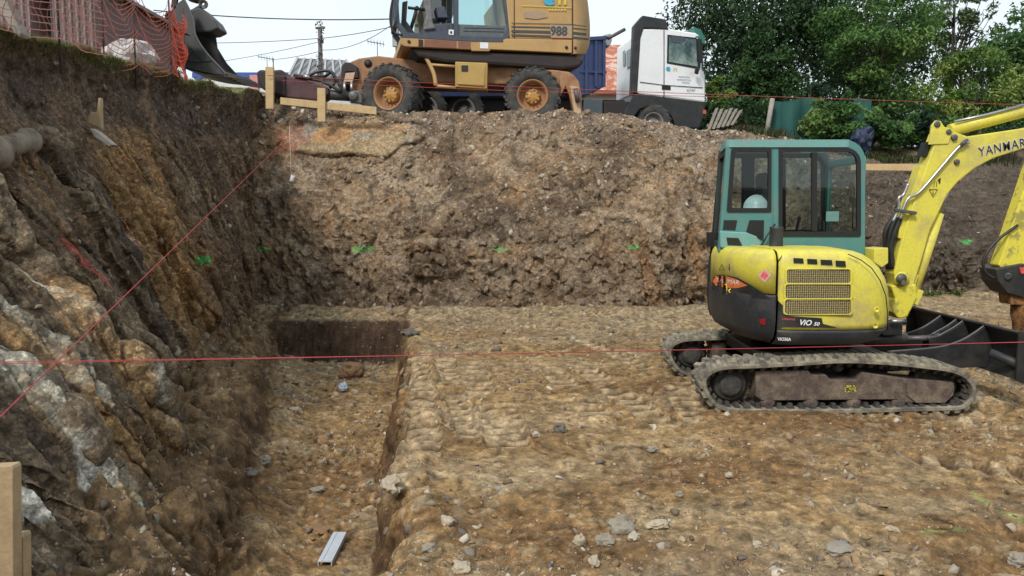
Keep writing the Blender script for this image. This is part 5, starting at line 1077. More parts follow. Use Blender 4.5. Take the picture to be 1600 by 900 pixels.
lw = MB(); lw.prism(tp([(1098, 172), (1103, 172), (1103, 178), (1098, 178)], -.01), TV * .1); lw.build('marker_light', mat('orange lens', (.5, .1, .03), .3), tk)
lw = MB(); lw.prism(tp([(640, 150), (985, 152), (985, 170), (640, 168)], .25), TV * .5); lw.prism(tp([(944, 158), (984, 158), (984, 186), (944, 186)], .02), TV * .3); lw.build('truck_chassis', UND, tk, bevel=.02)
lw = MB(); lw.prism(tp([(912, 154), (942, 155), (942, 188), (912, 188)], 0), TV * .3); lw.build('side_tank', mat('slate grey tank', (.07, .085, .1), .5), tk, bevel=.03)
WHG = mat('grey truck rim', (.2, .2, .2), .5, dirt=(.08, .07, .06), amt=.7)
tx = (TV * -1).normalized() * -1
for (px, py) in ((1021, 192), (724, 172), (665, 170)):
    for k_ in (.06, .82): wheel('wheel', W(px, py, YT(px)) + TV * k_, TV, .50, .32, WHG, WHG, tk, lugs=14)
bd = MB(); bd.prism(tp([(642, 78), (946, 60), (946, 134), (912, 150), (642, 152)], -.02), TV * 1.04); bd = bd.build('tipper_body', BLU, tk, bevel=.02)
w_ = MB(); w_.prism(tp([(640, 74), (947, 57), (947, 63), (640, 80)], -.05), TV * 1.1); w_.build('top_rail', BLU, bd, bevel=.01)
for x in (915, 930, 943): w_ = MB(); w_.prism(tp([(x - 2, 62), (x + 2, 62), (x + 2, 146 if x < 925 else 136), (x - 2, 146 if x < 925 else 136)], -.045), TV * .03); w_.build('body_rib', BLU, bd)
w_ = MB(); w_.prism(tp([(905, 111), (947, 112), (947, 115), (905, 114)], -.04), TV * .02); w_.build('body_rib', BLU, bd)
w_ = MB(); w_.prism(tp([(945, 52), (958, 49), (960, 60), (956, 70), (948, 68)], .1), TV * .7); w_.build('roof_flap', mat('grey canvas', (.35, .36, .36), .8), tk, bevel=.03); w_ = MB(); w_.cyl(tf(950, 60, .1), tf(976, 46, .1), .045); w_.build('flap_arm', DST, tk)

# ================================================================== BUILDINGS, POLES, WIRES FAR BEHIND
PLW = mat('white render', (.62, .62, .60), .9, dirt=(.4, .4, .38), amt=.4, scale=.6, bump=.02)
def tile_mat(name, c1, c2, sx, along='X'):
    m = bpy.data.materials.new(name); n, b = nodes(m); N = n.nodes.new; K = n.links.new
    tc = N('ShaderNodeTexCoord'); wv = N('ShaderNodeTexWave'); wv.bands_direction = along; wv.inputs['Scale'].default_value = sx; wv.inputs['Distortion'].default_value = .4
    r = N('ShaderNodeValToRGB'); r.color_ramp.elements[0].position = .35; r.color_ramp.elements[0].color = (*c2, 1); r.color_ramp.elements[1].position = .6; r.color_ramp.elements[1].color = (*c1, 1)
    K(tc.outputs['Object'], wv.inputs['Vector']); K(wv.outputs['Fac'], r.inputs[0]); K(r.outputs[0], b.inputs['Base Color']); b.inputs['Roughness'].default_value = .85
    bp = N('ShaderNodeBump'); bp.inputs['Distance'].default_value = .05; K(wv.outputs['Fac'], bp.inputs['Height']); K(bp.outputs[0], b.inputs['Normal']); return m
TILE = mat('red clay tiles', (.36, .11, .055), .8, dirt=(.55, .40, .34), amt=.9, scale=2.6, bump=.3, edge=(.50, .56))
hb = thing('house', (4.6, 40, 3.5), 'white house with red tiled roof between the blue tipper body and the truck cab', 'house')
a, b = W(905, 70, 41), W(1080, 70, 41); c, d = W(1090, 143, 36), W(895, 143, 36)
MB().prism([a, b, c, d], (0, 0, -.15)).build('roof', TILE, hb)
w_ = MB(); w_.prism([W(905, 143, 36.4) - Vector((0, 0, .02)), W(1085, 143, 36.4) - Vector((0, 0, .02)), Vector((W(1085, 143, 36.4).x, 36.4, 3.4)), Vector((W(905, 143, 36.4).x, 36.4, 3.4))], (0, 9, 0)); w_.build('wall', PLW, hb)
w_ = MB(); w_.prism([W(925, 141, 35.9), W(962, 141, 35.9), W(962, 146, 35.9), W(925, 146, 35.9)], (0, .3, 0)); w_.build('gutter', mat('terracotta eave', (.3, .1, .06), .7), hb)
wb = thing('workshop', (-16, 46, 3.5), 'long low white workshop with blue fascia beyond the bank behind the hanging bucket', 'building')
def wall_px(x0, x1, y0, Y, dep, zb=3.4): 
    p, q = W(x0, y0, Y), W(x1, y0, Y); return MB().prism([p, q, Vector((q.x, Y, zb)), Vector((p.x, Y, zb))], (0, dep, 0))
wall_px(304, 556, 121, 46, 8).build('wall', PLW, wb)
w_ = MB(); w_.prism([W(300, 113, 45.9), W(560, 113, 45.9), W(560, 121, 45.9), W(300, 121, 45.9)], (0, 8.2, 0)); w_.build('fascia', mat('blue fascia', (.03, .08, .32), .6), wb)
w_ = wall_px(308, 314, 121, 45.9, .1); w_.build('corner_trim', mat('blue fascia', (.03, .08, .32)), wb)
w_ = wall_px(390, 402, 117, 45.85, .12); w_.build('pink_panel', mat('pink render', (.55, .25, .24), .8), wb)
wb2 = thing('shed', (-9.4, 40, 3.5), 'shed with grey corrugated roof behind the ivy covered utility pole', 'shed')
ROOF = tile_mat('grey corrugated sheet', (.19, .195, .2), (.10, .10, .105), .9)
a, b, c, d = W(465, 91, 42), W(541, 94, 42), W(550, 119, 38), W(451, 119, 38)
MB().prism([a, b, c, d], (0, 0, -.1)).build('roof', ROOF, wb2)
for i in range(8):
    t = i / 7; p, q = a.lerp(b, t), d.lerp(c, t); MB().bar(p + Vector((0, 0, .03)), q + Vector((0, 0, .03)), .10, .06).build('roof_batten', mat('pale batten', (.36, .37, .38), .7), wb2)
wall_px(455, 547, 119, 38.4, 5).build('wall', mat('pale shed wall', (.5, .52, .55), .8), wb2)
up = thing('utility_pole', (W(500, 100, 34).x, 34, 3.5), 'utility pole overgrown with ivy left of the wheeled excavator', 'utility pole', 'utility poles')
zb = Vector((W(500, 100, 34).x, 34, 3.4)); MB().tube([zb, W(500, 44, 34)], [.12, .085], 10).build('pole', mat('grey pole', (.12, .11, .10), .9), up)
MB().bar(W(493, 44, 34), W(508, 43, 34), .08, .08).build('crossarm', DST, up)
up2 = thing('utility_pole', (W(621, 100, 30).x, 30, 3.5), 'pale grey concrete pole with meter box just left of the orange excavator cab', 'utility pole', 'utility poles')
zb2 = Vector((W(621, 100, 30).x, 30, 3.4)); MB().tube([zb2, W(620, -8, 30)], [.085, .07], 10).build('pole', mat('pale concrete', (.36, .36, .35), .9), up2)
MB().box(W(619, 65, 29.8), (.26, .18, .36)).build('meter_box', mat('pale concrete', (.36, .36, .35)), up2, bevel=.01)
WR = mat('cable', (.03, .03, .032), .7)
for (a, b, r_, sg, lab) in (((240, 16, 32), (620, 29.5, 30), .022, .15, 'highest thick overhead cable crossing from the bucket to the pale pole'), ((240, 66, 40), (500, 60, 34), .014, .1, 'thin overhead wire running left from the ivy covered pole at mid height'), ((500, 60, 34), (620, 40, 30), .014, .05, 'thin overhead wire between the ivy covered pole and the pale pole, rising to the right'),
        ((240, 106, 45), (500, 65, 34), .012, .2, 'overhead wire sloping down to the left from the ivy covered pole'), ((500, 78, 34), (620, 33, 30), .012, .3, 'steeper overhead wire rising from the ivy covered pole to the cab'), ((427, 93, 40), (500, 80, 34), .012, .05, 'short low wire between the small mast and the ivy covered pole')):
    o = MB().tube(sag(W(*a), W(*b), sg), r_, 5).build('overhead_wire', WR, None); at_base(o); tag(o, lab, 'wire', 'overhead wires')
def antenna(px, py, Y, h, lab):
    t = thing('tv_antenna', tuple(W(px, py, Y)), lab, 'antenna', 'television antennas'); p = W(px, py, Y)
    MB().tube([p, p + Vector((0, 0, h))], .02, 6).build('mast', DST, t); b = MB(); q = p + Vector((0, 0, h * .95)); b.bar(q - Vector((.5, 0, -.08)), q + Vector((.35, 0, -.08)), .03, .03)
    for i in range(6): c = q + Vector((-.45 + .15 * i, 0, .07 - .025 * i)); b.bar(c - Vector((0, .2, .0)), c + Vector((0, .2, .0)), .015, .015); b.bar(c - Vector((0, 0, .16)), c + Vector((0, 0, .16)), .015, .015)
    b.build('aerial', DST, t)
antenna(590, 98, 40, 1.0, 'television antenna above the orange chassis left of the cab'); antenna(418, 121, 45, 1.1, 'television antenna on the workshop roof above the dark jaw'); 
o = MB().tube([W(427, 121, 40), W(427, 91, 40)], .03, 6).build('mast', DST, None); at_base(o); tag(o, 'small thin mast beside the timber stake on the skyline', 'mast')

# ================================================================== LEFT BANK TOP
sh_ = thing('old_shed', (-8.5, 13.5, 3.5), 'weathered brown shed with dark doorway behind the orange net fence', 'shed')
PLK = tile_mat('weathered planks', (.23, .18, .17), (.13, .10, .10), 3.0)
wall_px(-80, 42, -60, 12.6, 3).build('wall', PLK, sh_); wall_px(76, 146, -30, 12.6, 3).build('wall', PLK, sh_)
wall_px(42, 76, -60, 13.6, 2).build('doorway', mat('dark doorway', (.012, .01, .01), .9), sh_)
w_ = MB(); w_.prism([W(-90, -75, 12.4), W(150, -32, 12.4), W(150, -26, 12.4), W(-90, -60, 12.4)], (0, 3.6, 0)); w_.build('roof', ROOF, sh_)
fe = thing('net_fence', (-4.6, 9.5, 3.5), 'orange plastic net fence on dark steel pins along the grassy edge of the rock wall', 'fence')
PIN = mat('rusty pin', (.045, .03, .028), .8)
posts = [(-4.15, 5.6), (-4.22, 6.5)] + [(W(x, y, Y).x, Y) for x, y, Y in ((93, 75, 7.45), (163, 102, 8.95), (212, 111, 9.75), (268, 120, 10.75), (290, 129, 11.7))]
posts = [(x, y, float(ZT(np.array(y)))) for x, y in posts]
for x, y, z in posts: MB().tube([(x, y, z - .25), (x, y, z + 1.0)], .011, 6).build('pin', PIN, fe)
def net_mat():
    m = bpy.data.materials.new('orange net'); n, b = nodes(m); N = n.nodes.new; K = n.links.new
    at = N('ShaderNodeAttribute'); at.attribute_name = 'col'; K(at.outputs['Color'], b.inputs['Base Color']); b.inputs['Roughness'].default_value = .5; return m
NET = net_mat()
def build_net():
    V = []; Fq = []; C = []; rr = random.Random(3)
    dense = []
    for i in range(len(posts) - 1):
        a, b = Vector(posts[i]), Vector(posts[i + 1]); last = i == len(posts) - 2
        nx = 7 if not last else 9; n = int((b - a).length / .045) * (2 if last else 1); off = Vector((.02, 0, 0)); rows = 15
        P = [[None] * (n + 1) for _ in range(rows)]
        for j in range(rows):
            h = .06 + .9 * j / (rows - 1)
            for k in range(n + 1):
                t = k / n; sg = (.05 + .10 * (j / rows) + .05 * (i >= 3)) * 4 * t * (1 - t) * (1.2 if i >= 3 else .5)
                P[j][k] = a.lerp(b, t) + off + Vector((.03 * math.sin(t * 9 + j), rr.uniform(-.003, .003), h - sg + rr.uniform(-.004, .004) + (.03 * math.sin(7 * t + i) if last else 0)))
        def quad(p, q, w_, c):
            k0 = len(V)
            u = Vector((0, 0, w_)) if abs((q - p).z) < .7 * (q - p).length else Vector((.25, .95, 0)).normalized() * w_
            V.extend([p - u, q - u, q + u, p + u]); Fq.append((k0, k0 + 1, k0 + 2, k0 + 3)); V.extend([p - u + Vector((.004, 0, 0)), q - u + Vector((.004, 0, 0)), q + u + Vector((.004, 0, 0)), p + u + Vector((.004, 0, 0))]); Fq.append((k0 + 4, k0 + 5, k0 + 6, k0 + 7)); C.extend([c] * 8)
        base = (.62, .09, .03) if last else ((.50, .21, .17) if i < 3 else (.52, .17, .12)) if i < 4 else (.55, .13, .07)
        for j in range(rows):
            for k in range(n): 
                f = rr.uniform(.85, 1.15); quad(P[j][k], P[j][k + 1], .0042 if not last else .008, tuple(min(q * f, .9) for q in base))
        for k in range(0, n + 1, 2):
            for j in range(rows - 1): quad(P[j][k], P[j + 1][k], .0018 if not last else .004, (.42, .10, .06) if not last else (.6, .08, .03))
    np_mesh('plastic_net', np.array([tuple(v) for v in V]), np.array(Fq), np.array(C), NET, parent=fe)
build_net()
o = MB(); o.px([(-25, -60), (-2, -25), (33, 52), (30, 58), (22, 52), (-30, -30)], 6.9, .12); o = o.build('weathered_plank', WOD2, None, bevel=.01); at_base(o); tag(o, 'pale weathered plank leaning at the top left corner above the turf', 'plank')
o = MB(); o.px([(136, 184), (141, 174), (150, 176), (153, 152), (157, 153), (158, 202), (137, 193)], 8.0, .06); o = o.build('timber_post_stump', mat('aged timber', (.40, .29, .16)), None, bevel=.015); at_base(o); tag(o, 'short sawn off timber post sticking out of the rock wall below the turf', 'post')
o = MB(); o.px([(140, 200), (150, 204), (176, 226), (170, 229), (148, 214)], 7.55, .1); o = o.build('wood_splinter', WOD2, None, bevel=.005); at_base(o); tag(o, 'split piece of wood lying below the timber post stump on the rock wall', 'wood')
for (a, b, r_, lab) in (((8, 233, 6.25), (58, 220, 6.85), .10, 'broken concrete pipe end poking out of the rock wall with a collar'), ((-60, 250, 5.5), (8, 238, 6.15), .12, 'second concrete pipe end at the very left edge of the rock wall')):
    A, B = W(*a) - Vector((.07, 0, 0)), W(*b) - Vector((.07, 0, 0)); t = thing('concrete_pipe', tuple(A), lab, 'pipe', 'broken pipes in the rock wall'); CON = mat('old concrete', (.24, .20, .15), .9, dirt=(.10, .075, .05), amt=1.0, scale=7, bump=.5); d_ = (B - A)
    MB().lathe(A, d_, [(r_ * .9, -.2), (r_ * .9, d_.length * .8), (r_ * 1.12, d_.length * .82), (r_ * 1.12, d_.length), (r_ * .85, d_.length), (r_ * .83, d_.length - .04), (0, d_.length - .03)], 24).build('pipe', CON, t)
def crumple(name, c, size, seed, m, lab, cat, flat=.5, n=3):
    import bmesh
    bm = bmesh.new(); bmesh.ops.create_icosphere(bm, subdivisions=n, radius=1)
    co = np.array([v.co[:] for v in bm.verts]); f, i, d = facet(co[:, 0] * 1.3 + seed, co[:, 1] * 1.3, co[:, 2] * 1.3, seed, 1.2, 60); f2, _, _ = facet(co[:, 0] * 3.4 + seed, co[:, 1] * 3.4, co[:, 2] * 3.4, seed + 5, 1.2, 60)
    k = 1 + .5 * f + .15 * f2
    for v, q in zip(bm.verts, k): v.co = Vector((v.co.x * size[0] * q, v.co.y * size[1] * q, v.co.z * size[2] * q))
    me = bpy.data.meshes.new(name); bm.to_mesh(me); bm.free(); me.materials.append(m); o = link_mesh(name, me); at_base(o); o.location = c; o.rotation_euler.z = seed; return tag(o, lab, cat)
SHT = mat('white sheeting', (.45, .44, .43), .8, dirt=(.3, .27, .25), amt=.5)
crumple('crumpled_sheet', tuple(W(208, 116, 12.8)), (.36, .3, .26), 4, SHT, 'crumpled white sheeting lying behind the net fence', 'sheeting')

# ================================================================== STONES AND LITTER THAT STAND OUT
SG = mat('grey slate', (.27, .24, .19), .8, dirt=(.16, .13, .10), amt=.8, scale=9, bump=.6); SP = mat('pale stone', (.40, .34, .25), .8, dirt=(.25, .18, .10), amt=.9, scale=8, bump=.5); SB = mat('brown stone', (.23, .13, .065), .85, dirt=(.12, .08, .05), amt=.7, scale=8, bump=.6); SD = mat('dark slate', (.11, .095, .08), .75, dirt=(.2, .16, .12), amt=.6, scale=8, bump=.6)
def rock(px, py, wpx, hpx, m, lab, seed, z0=0, cat='stone', flat=None):
    p = fl(px, py, z0)
    for _ in range(4): p = fl(px, py, fz(p.x, p.y))
    k = p.y / F; s_ = wpx * k / 2; h = hpx * k / 2
    return crumple('stone', (p.x, p.y, p.z - h * .45), (s_, s_ * .75, h), seed, m, lab, cat)
for args in ((612, 768, 46, 30, SP, 'large pale broken stone on the right lip of the trench'), (945, 850, 30, 20, SG, 'left and lower of the two grey stones lying together in the foreground', ), (970, 832, 44, 30, SG, 'taller grey slate stone of the pair in the foreground'),
        (1027, 824, 34, 14, SP, 'long flat pale stone right of the two grey stones'), (905, 850, 20, 20, SP, 'rounded pale stone left of the two grey stones'), (928, 884, 22, 20, SP, 'pale stone nearest the bottom edge below the two grey stones'),
        (722, 893, 34, 18, SP, 'white stone at the bottom edge right of the trench'), (1312, 862, 52, 16, SG, 'flat grey slab half buried right of centre in the foreground'), (1590, 885, 30, 22, SG, 'grey stone in the lower right corner'),
        (876, 675, 22, 18, SD, 'dark slate standing on edge in the middle of the floor'), (1018, 706, 20, 9, SG, 'grey chip right of the dark upright slate'), (838, 682, 14, 10, SP, 'small pale stone left of the dark upright slate'),
        (778, 766, 14, 8, SG, 'small flat grey stone near the middle of the foreground'), (1183, 855, 16, 14, SP, 'narrow upright pale stone left of the flat slab'), (668, 862, 24, 14, SG, 'grey slate chip near the trench edge in the foreground'), (700, 818, 26, 14, SP, 'pale chip left of centre in the foreground'),
        (1140, 745, 14, 9, SP, 'small pale stone in front of the track'), (1062, 775, 16, 10, SG, 'grey stone below the left end of the near track'), (990, 842, 26, 12, SP, 'pale flake touching the tall grey slate'), (1395, 830, 20, 10, SP, 'pale stone right of the flat slab')):
    rock(*args, seed=int(args[0]) % 97)
for args in ((552, 590, 46, 30, SB, 'large brown rock lying in the far end of the trench'), (498, 768, 24, 10, SG, 'flat grey slate on the trench floor'), (507, 698, 15, 13, SB, 'small brown stone in the middle of the trench floor'), (410, 728, 24, 18, SG, 'grey slate leaning on the left side of the trench floor'), (388, 742, 34, 12, SD, 'dark slate debris at the left side of the trench floor'), (500, 832, 36, 12, SB, 'brown flat stone behind the metal strip in the trench'), (463, 645, 20, 10, SP, 'pale stone in the upper part of the trench floor')):
    rock(*args, seed=int(args[0]) % 97, z0=-.5)
for args in ((268, 726, 26, 16, SP, 'pale stone on the ledge left of the trench'), (258, 790, 20, 8, SG, 'small grey chip on the ledge left of the trench'), (640, 525, 34, 14, SD, 'dark flat rock at the far right corner of the trench')):
    rock(*args, seed=int(args[0]) % 97)
for (px, py, Y, wp, m, lab) in ((1495, 288, 15.9, 20, SP, 'pale stone embedded in the dark bank right of the yellow boom'), (885, 295, 14.8, 20, SP, 'large pale stone embedded near the middle of the far bank')):
    crumple('stone', tuple(W(px, py, Y)), (wp * Y / F / 2,) * 3, px % 97, m, lab, 'stone')
p = fl(536, 612, -.5); 
for _ in range(4): p = fl(536, 612, fz(p.x, p.y))
crumple('crumpled_bag', (p.x, p.y, p.z), (.07, .06, .06), 11, mat('pale blue plastic', (.42, .48, .56), .3, amt=.3), 'crumpled pale blue plastic bag in the trench below the brown rock', 'bag')
A = fl(507, 862, -.48); B = fl(531, 822, -.48); A.z = fz(A.x, A.y) + .035; B.z = fz(B.x, B.y) + .05
ms = MB(); d_ = (B - A).normalized(); ms.bar(A, B, .085, .006); sd_ = Vector((0, 0, 1)).cross(d_)
for s_ in (-1, 1): ms.bar(A + sd_ * .045 * s_ - Vector((0, 0, .015)), B + sd_ * .045 * s_ - Vector((0, 0, .015)), .006, .036)
ms.bar(A + sd_ * .02, B + sd_ * .02, .006, .014); o = ms.build('metal_strip', mat('galvanised sheet', (.52, .56, .60), .45, metal=.2, dirt=(.4, .4, .4), amt=.4), None); at_base(o); tag(o, 'pale galvanised metal strip lying on the trench floor', 'metal strip')

# ================================================================== RIGHT SIDE BACKGROUND
pa = thing('pallet', tuple(W(1125, 205, 19.5)), 'grey weathered timber pallet leaning on the spoil heap beside the truck', 'pallet')
for i in range(6):
    x0, y0 = 1105 + 7.2 * i, 203 - 1.5 * i; x1, y1 = x0 + 13 + i * .4, 168 + (i % 3) * 1.5
    MB().px([(x0, y0), (x0 + 4.6, y0), (x1 + 4.8, y1), (x1, y1 + 1)], 19.4, .03).build('slat', WOD2, pa)
for (a, b) in (((1105, 194), (1152, 188)), ((1114, 176), (1160, 173))): MB().px([a, b, (b[0], b[1] + 4), (a[0], a[1] + 4)], 19.46, .06).build('rail', WOD2, pa)
ns_ = thing('netting_screen', tuple(W(1245, 215, 18.5)), 'dark green shade netting screen on a pole behind the spoil heap', 'netting screen')
GN = mat('green shade netting', (.012, .075, .065), .8, dirt=(.04, .13, .11), amt=.8, scale=3, bump=.2)
pts = [W(1202 + 10 * i, 156 + 3 * math.sin(i * .8), 18.5 + .18 * math.sin(i * 1.3)) for i in range(17)]; lo_ = [Vector((p.x, p.y + .05, 2.9)) for p in pts]
MB().add(pts + lo_, [(i, i + 1, 17 + i + 1, 17 + i) for i in range(16)], True).build('netting', GN, ns_); MB().tube([W(1196, 222, 18.45), W(1201, 190, 18.45), W(1207, 154, 18.45)], .055, 8).build('pole', WOD2, ns_)
crumple('dark_blue_bag', tuple(W(1345, 240, 17.3)), (.2, .2, .26), 8, mat('navy plastic', (.012, .022, .055), .5, amt=.5), 'dark blue plastic bag standing behind the teal cab roof', 'bag')

# ================================================================== TREES AND PLANTS
def leaves(n, clumps, size, cols_, seed, droop=.2, stretch=1.0):
    """leaf quads spread through overlapping clumps; clumps = (centre, radii, weight)"""
    r = np.random.RandomState(seed); w_ = np.array([c[2] for c in clumps], float); w_ /= w_.sum(); k = r.choice(len(clumps), n, p=w_)
    c = np.array([c[0] for c in clumps])[k]; rad = np.array([c[1] for c in clumps])[k]
    d = r.normal(0, 1, (n, 3)); d /= np.linalg.norm(d, axis=1)[:, None]; q = r.uniform(0, 1, n) ** .45
    P = c + d * rad * q[:, None]
    P += np.stack([vn(P[:, 0] * 2.2 + i * 9, P[:, 1] * 2.2, P[:, 2] * 2.2, seed + i) for i in range(3)], -1) * .18
    nrm = d * .6 + r.normal(0, .8, (n, 3)) + np.array([0, 0, .5]); nrm /= np.linalg.norm(nrm, axis=1)[:, None]
    t = np.cross(nrm, r.normal(0, 1, (n, 3))); t /= np.linalg.norm(t, axis=1)[:, None]; t[:, 2] -= droop; b = np.cross(nrm, t)
    s_ = size * r.uniform(.6, 1.3, (n, 1)); V = np.stack([P - t * s_ * stretch, P + b * s_ * .42, P + t * s_ * stretch, P - b * s_ * .42], 1).reshape(-1, 3)
    ci = np.array([cc[3] for cc in clumps])[k]; C = np.array(cols_)[ci] * r.uniform(.65, 1.35, (n, 1)); return V, np.arange(n * 4).reshape(-1, 4), np.repeat(C, 4, 0)
BARK = mat('bark', (.07, .055, .045), .9, dirt=(.03, .025, .02), amt=.7, scale=6, bump=.5)
def tree(name, px0, px1, py0, py1, Y, cols_, n, size, seed, label, cat, group=None, ncl=38, dep=1.5, gaps=.75, parts=('trunk', 'crown'), base=None, stretch=1.0, fill=1.0):
    r = random.Random(seed); c0 = W((px0 + px1) / 2, (py0 + py1) / 2, Y); rx = (px1 - px0) / 2 * Y / F; rz = (py1 - py0) / 2 * Y / F
    gz = base if base is not None else 3.2
    t = thing(name, (c0.x, Y, gz), label, cat, group); cl = []; mb = MB()
    top = Vector((c0.x, Y, c0.z)); tr0 = Vector((c0.x + r.uniform(-.2, .2), Y, gz - .1)); mb.tube(smooth_path([tr0, tr0.lerp(top, .5) + Vector((r.uniform(-.2, .2), 0, 0)), top + Vector((0, 0, rz * .4))], 4), [.035 + .05 * rx * (1 - i / 8) for i in range(9)], 8)
    for i in range(ncl):
        while True:
            u = Vector((r.uniform(-1, 1), r.uniform(-1, 1), r.uniform(-1, 1)))
            if .25 < u.length < 1: break
        c = Vector((c0.x + u.x * rx * .9, Y + u.y * dep * rx * .7, c0.z + u.z * rz * .9)); s_ = r.uniform(.16, .34) * fill * min(rx, rz) * gaps * 1.5
        cl.append((tuple(c), (s_ * r.uniform(.9, 1.6), s_ * r.uniform(.9, 1.4), s_ * r.uniform(.6, 1.0)), s_ ** 2, r.randrange(len(cols_))))
        if i % 2 == 0: st0 = tr0.lerp(top, r.uniform(.35, 1)); mb.tube([st0, st0.lerp(c, .5) + Vector((0, 0, .1)), c], [.03, .02, .008], 5)
    mb.build(parts[0], BARK, t); V, Fq, C = leaves(n, cl, size, cols_, seed, stretch=stretch); np_mesh(parts[1], V, Fq, C, M_LEAF, parent=t); return t
DKG = [(.030, .070, .028), (.042, .090, .034), (.055, .115, .038), (.024, .052, .026)]
MDG = [(.085, .17, .045), (.12, .22, .055), (.16, .27, .07), (.05, .11, .03), (.065, .14, .04)]
YLG = [(.17, .26, .05), (.22, .29, .07), (.10, .18, .04), (.14, .22, .05)]
BG = 'trees standing behind the spoil heap'
tree('dark_tree', 1072, 1310, -150, 196, 27, [tuple(q * .72 for q in c) for c in DKG], 38000, .075, 11, 'large dense dark green tree behind the truck cab', 'tree', BG, 90, 1.2, 1.0)
tree('dark_tree', 1235, 1460, 0, 200, 29, DKG, 12000, .09, 12, 'dark tree filling the gap behind the bright green tree', 'tree', BG, 60, 1.2, .9)
tree('broadleaf_tree', 1296, 1462, -110, 205, 23.5, MDG, 20000, .062, 13, 'bright green broadleaf tree right of the dark tree', 'tree', BG, 60, 1.2, .8)
tree('small_tree', 1150, 1245, 55, 196, 24, [(.035, .08, .025), (.05, .10, .03)], 6000, .075, 19, 'mid green young tree in front of the big dark tree', 'tree', BG, 26, 1.1, .9)
tree('feathery_tree', 1420, 1560, -40, 120, 26, [(.05, .09, .035), (.09, .13, .05)], 3400, .06, 14, 'thin feathery tree with the white sky showing through its twigs', 'tree', BG, 60, 1.2, .45, stretch=1.6)
tree('bushy_tree', 1440, 1580, 75, 235, 22, YLG + MDG[:2], 11000, .056, 15, 'yellowish green bushy tree above the yellow boom', 'tree', BG, 50, 1.2, .75)
tree('tall_bush', 1540, 1700, 0, 200, 23, MDG[:1] + MDG[3:] + DKG[1:3], 9500, .075, 16, 'tall dark green bush at the right edge behind the boom', 'tree', BG, 60, 1.2, .85)
tree('screen_bush', 1252, 1345, 150, 226, 18.2, YLG + MDG, 4500, .055, 17, 'leafy bush growing over the green netting screen', 'bush', 'bushes on the upper bank', 24, 1.0, .9, ('stem', 'foliage'), 3.0)
tree('dark_bush', 1070, 1165, 95, 225, 26, DKG, 7000, .075, 21, 'dark bush right behind the front of the truck cab', 'bush', 'bushes on the upper bank', 24, 1.2, 1.0, ('stem', 'foliage'), 3.2)
for i, (a, b, lab) in enumerate(((1130, 1300, 'distant hedge showing between the dark tree and the netting'), (1290, 1460, 'distant hedge behind the bright green tree'), (1450, 1700, 'distant hedge behind the bushes at the right edge'))):
    tree('hedge', a, b, 130, 240, 33, DKG, 9000, .11, 60 + i, lab, 'hedge', 'distant hedges', 46, .5, 1.3, ('stem', 'foliage'), 2.9)
tree('yellow_bush', 1108, 1150, 112, 190, 23.5, YLG, 1600, .06, 18, 'small yellowish bush between the truck and the pallet', 'bush', 'bushes on the upper bank', 16, 1.0, .9, ('stem', 'foliage'), 3.3)
for i, (a, b, c, d, Y, pal, n, lab) in enumerate(((1120, 1215, 150, 205, 23, DKG, 2600, 'low dark bush behind the leaning pallet'), (1320, 1420, 165, 232, 19.2, MDG, 4200, 'mid green bush behind the teal cab'), (1400, 1500, 175, 240, 19.6, DKG + MDG[:1], 4200, 'low dark green bush above the timber board'),
        (1480, 1580, 185, 250, 19.4, MDG + DKG, 4200, 'green undergrowth bush under the raised yellow boom'), (1560, 1680, 170, 250, 20.5, MDG[:2] + DKG, 4200, 'low bush at the right edge of the upper bank'), (1228, 1300, 120, 205, 22.5, DKG, 3400, 'dark bush above the green netting screen'))):
    tree('undergrowth_bush', a, b, c, d, Y, pal, n, .06, 30 + i, lab, 'bush', 'bushes on the upper bank', 22, 1.2, 1.0, ('stem', 'foliage'), 2.9)
LG = 'shrubs behind the net fence'
tree('dark_shrub', 158, 212, 5, 118, 16.5, DKG, 2600, .06, 41, 'dark green shrub right of the brown shed', 'shrub', LG, 18, 1.0, .85, ('stem', 'foliage'), 3.6)
tree('dark_shrub', 196, 246, 2, 112, 17.5, DKG + [(.05, .04, .03)], 2400, .06, 42, 'dark shrub in the middle of the net fence behind the white sheeting', 'shrub', LG, 16, 1.0, .85, ('stem', 'foliage'), 3.6)
tree('red_shrub', 236, 288, 6, 122, 17, [(.12, .035, .025), (.18, .06, .035), (.05, .045, .03)], 2600, .06, 43, 'reddish brown shrub just left of the hanging bucket', 'shrub', LG, 18, 1.0, .8, ('stem', 'foliage'), 3.6)
V, Fq, C = leaves(900, [((zb.x, 34, z), (.2, .2, .3), 1, 0) for z in np.linspace(zb.z + .5, W(500, 46, 34).z, 12)], .06, [(.06, .06, .05)], 51); np_mesh('ivy', V, Fq, C, M_LEAF, parent=up)
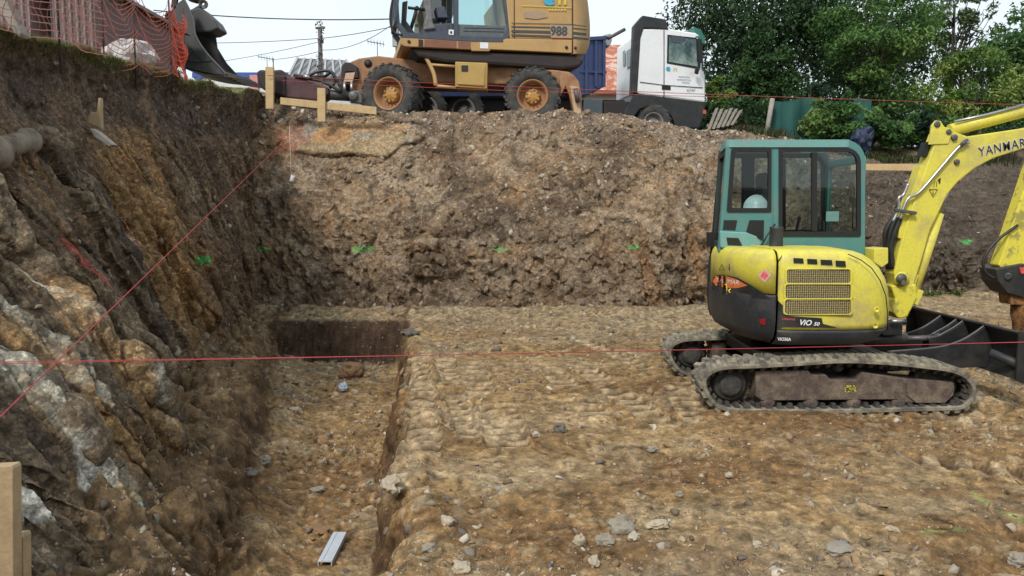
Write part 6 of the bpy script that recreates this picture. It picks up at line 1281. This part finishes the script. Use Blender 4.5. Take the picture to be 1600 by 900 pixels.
# turf edge, weeds
def blades(name, P, h, cols_, seed, label, bend=.5, wd=.004):
    r = np.random.RandomState(seed); n = len(P); a = r.uniform(0, 2 * np.pi, n); hh = (h * r.uniform(.5, 1.4, n))[:, None]
    dr = np.stack([np.cos(a), np.sin(a), 0 * a], -1); sd_ = np.stack([-np.sin(a), np.cos(a), 0 * a], -1) * wd; up_ = np.array([0, 0, 1.])
    m_ = P + up_ * hh * .6 + dr * hh * bend * .3; t = P + up_ * hh * (1 - .3 * bend) + dr * hh * bend
    V = np.stack([P - sd_, P + sd_, m_ + sd_ * .8, m_ - sd_ * .8, t + sd_ * .2, t - sd_ * .2], 1).reshape(-1, 3); k = np.arange(n)[:, None] * 6
    Fq = np.concatenate([k + np.array([0, 1, 2, 3]), k + np.array([3, 2, 4, 5])]); C = np.repeat(np.array(cols_)[r.randint(0, len(cols_), n)] * r.uniform(.7, 1.3, (n, 1)), 6, 0)
    o = np_mesh(name, V, Fq, C, M_LEAF); tag(o, label, 'grass', kind='stuff')
LX, LY, LZ, LT = LEFT; r = np.random.RandomState(9)
msk = np.argwhere((LT > .965) & (LT < 1.35) & (LY > 4.6) & (LY < 14)); sel = msk[r.randint(0, len(msk), 60000)]; P = np.stack([LX[sel[:, 0], sel[:, 1]], LY[sel[:, 0], sel[:, 1]], LZ[sel[:, 0], sel[:, 1]]], -1)
keep = fbm(P[:, 0] * 1.5, P[:, 1] * 1.5, P[:, 2], 3, 601) > r.uniform(-.35, .2, len(P)); P = P[keep][:30000]
blades('grass', P, .06, [(.13, .16, .04), (.09, .14, .03), (.22, .20, .08), (.28, .24, .11)], 8, 'short patchy grass along the top edge of the rock wall', .7, .003)
FX, FY, FZ, FT = FAR; msk = np.argwhere((FX > 7.0) & (FX < 9.3) & (FT < .12) & (FZ > .0)); q = msk[r.randint(0, len(msk), 2200)]; P = np.stack([FX[q[:, 0], q[:, 1]], FY[q[:, 0], q[:, 1]], FZ[q[:, 0], q[:, 1]]], -1); P = P[fbm(P[:, 0] * 2, P[:, 1] * 2, P[:, 2] * 2, 2, 603) > 0]
blades('weeds', P - np.array([0, .15, 0]), .14, [(.07, .13, .03), (.12, .19, .05)], 10, 'low green weeds at the foot of the dark bank under the boom', .8, .006)
msk = np.argwhere((FX > 4.6) & (FT > 1.0) & (FT < 2.2)); q = msk[r.randint(0, len(msk), 9000)]; P = np.stack([FX[q[:, 0], q[:, 1]], FY[q[:, 0], q[:, 1]], FZ[q[:, 0], q[:, 1]]], -1)
blades('undergrowth', P, .2, [(.06, .10, .03), (.12, .12, .05), (.10, .08, .05)], 12, 'scrubby ground cover on the upper bank below the bushes', .9, .009)
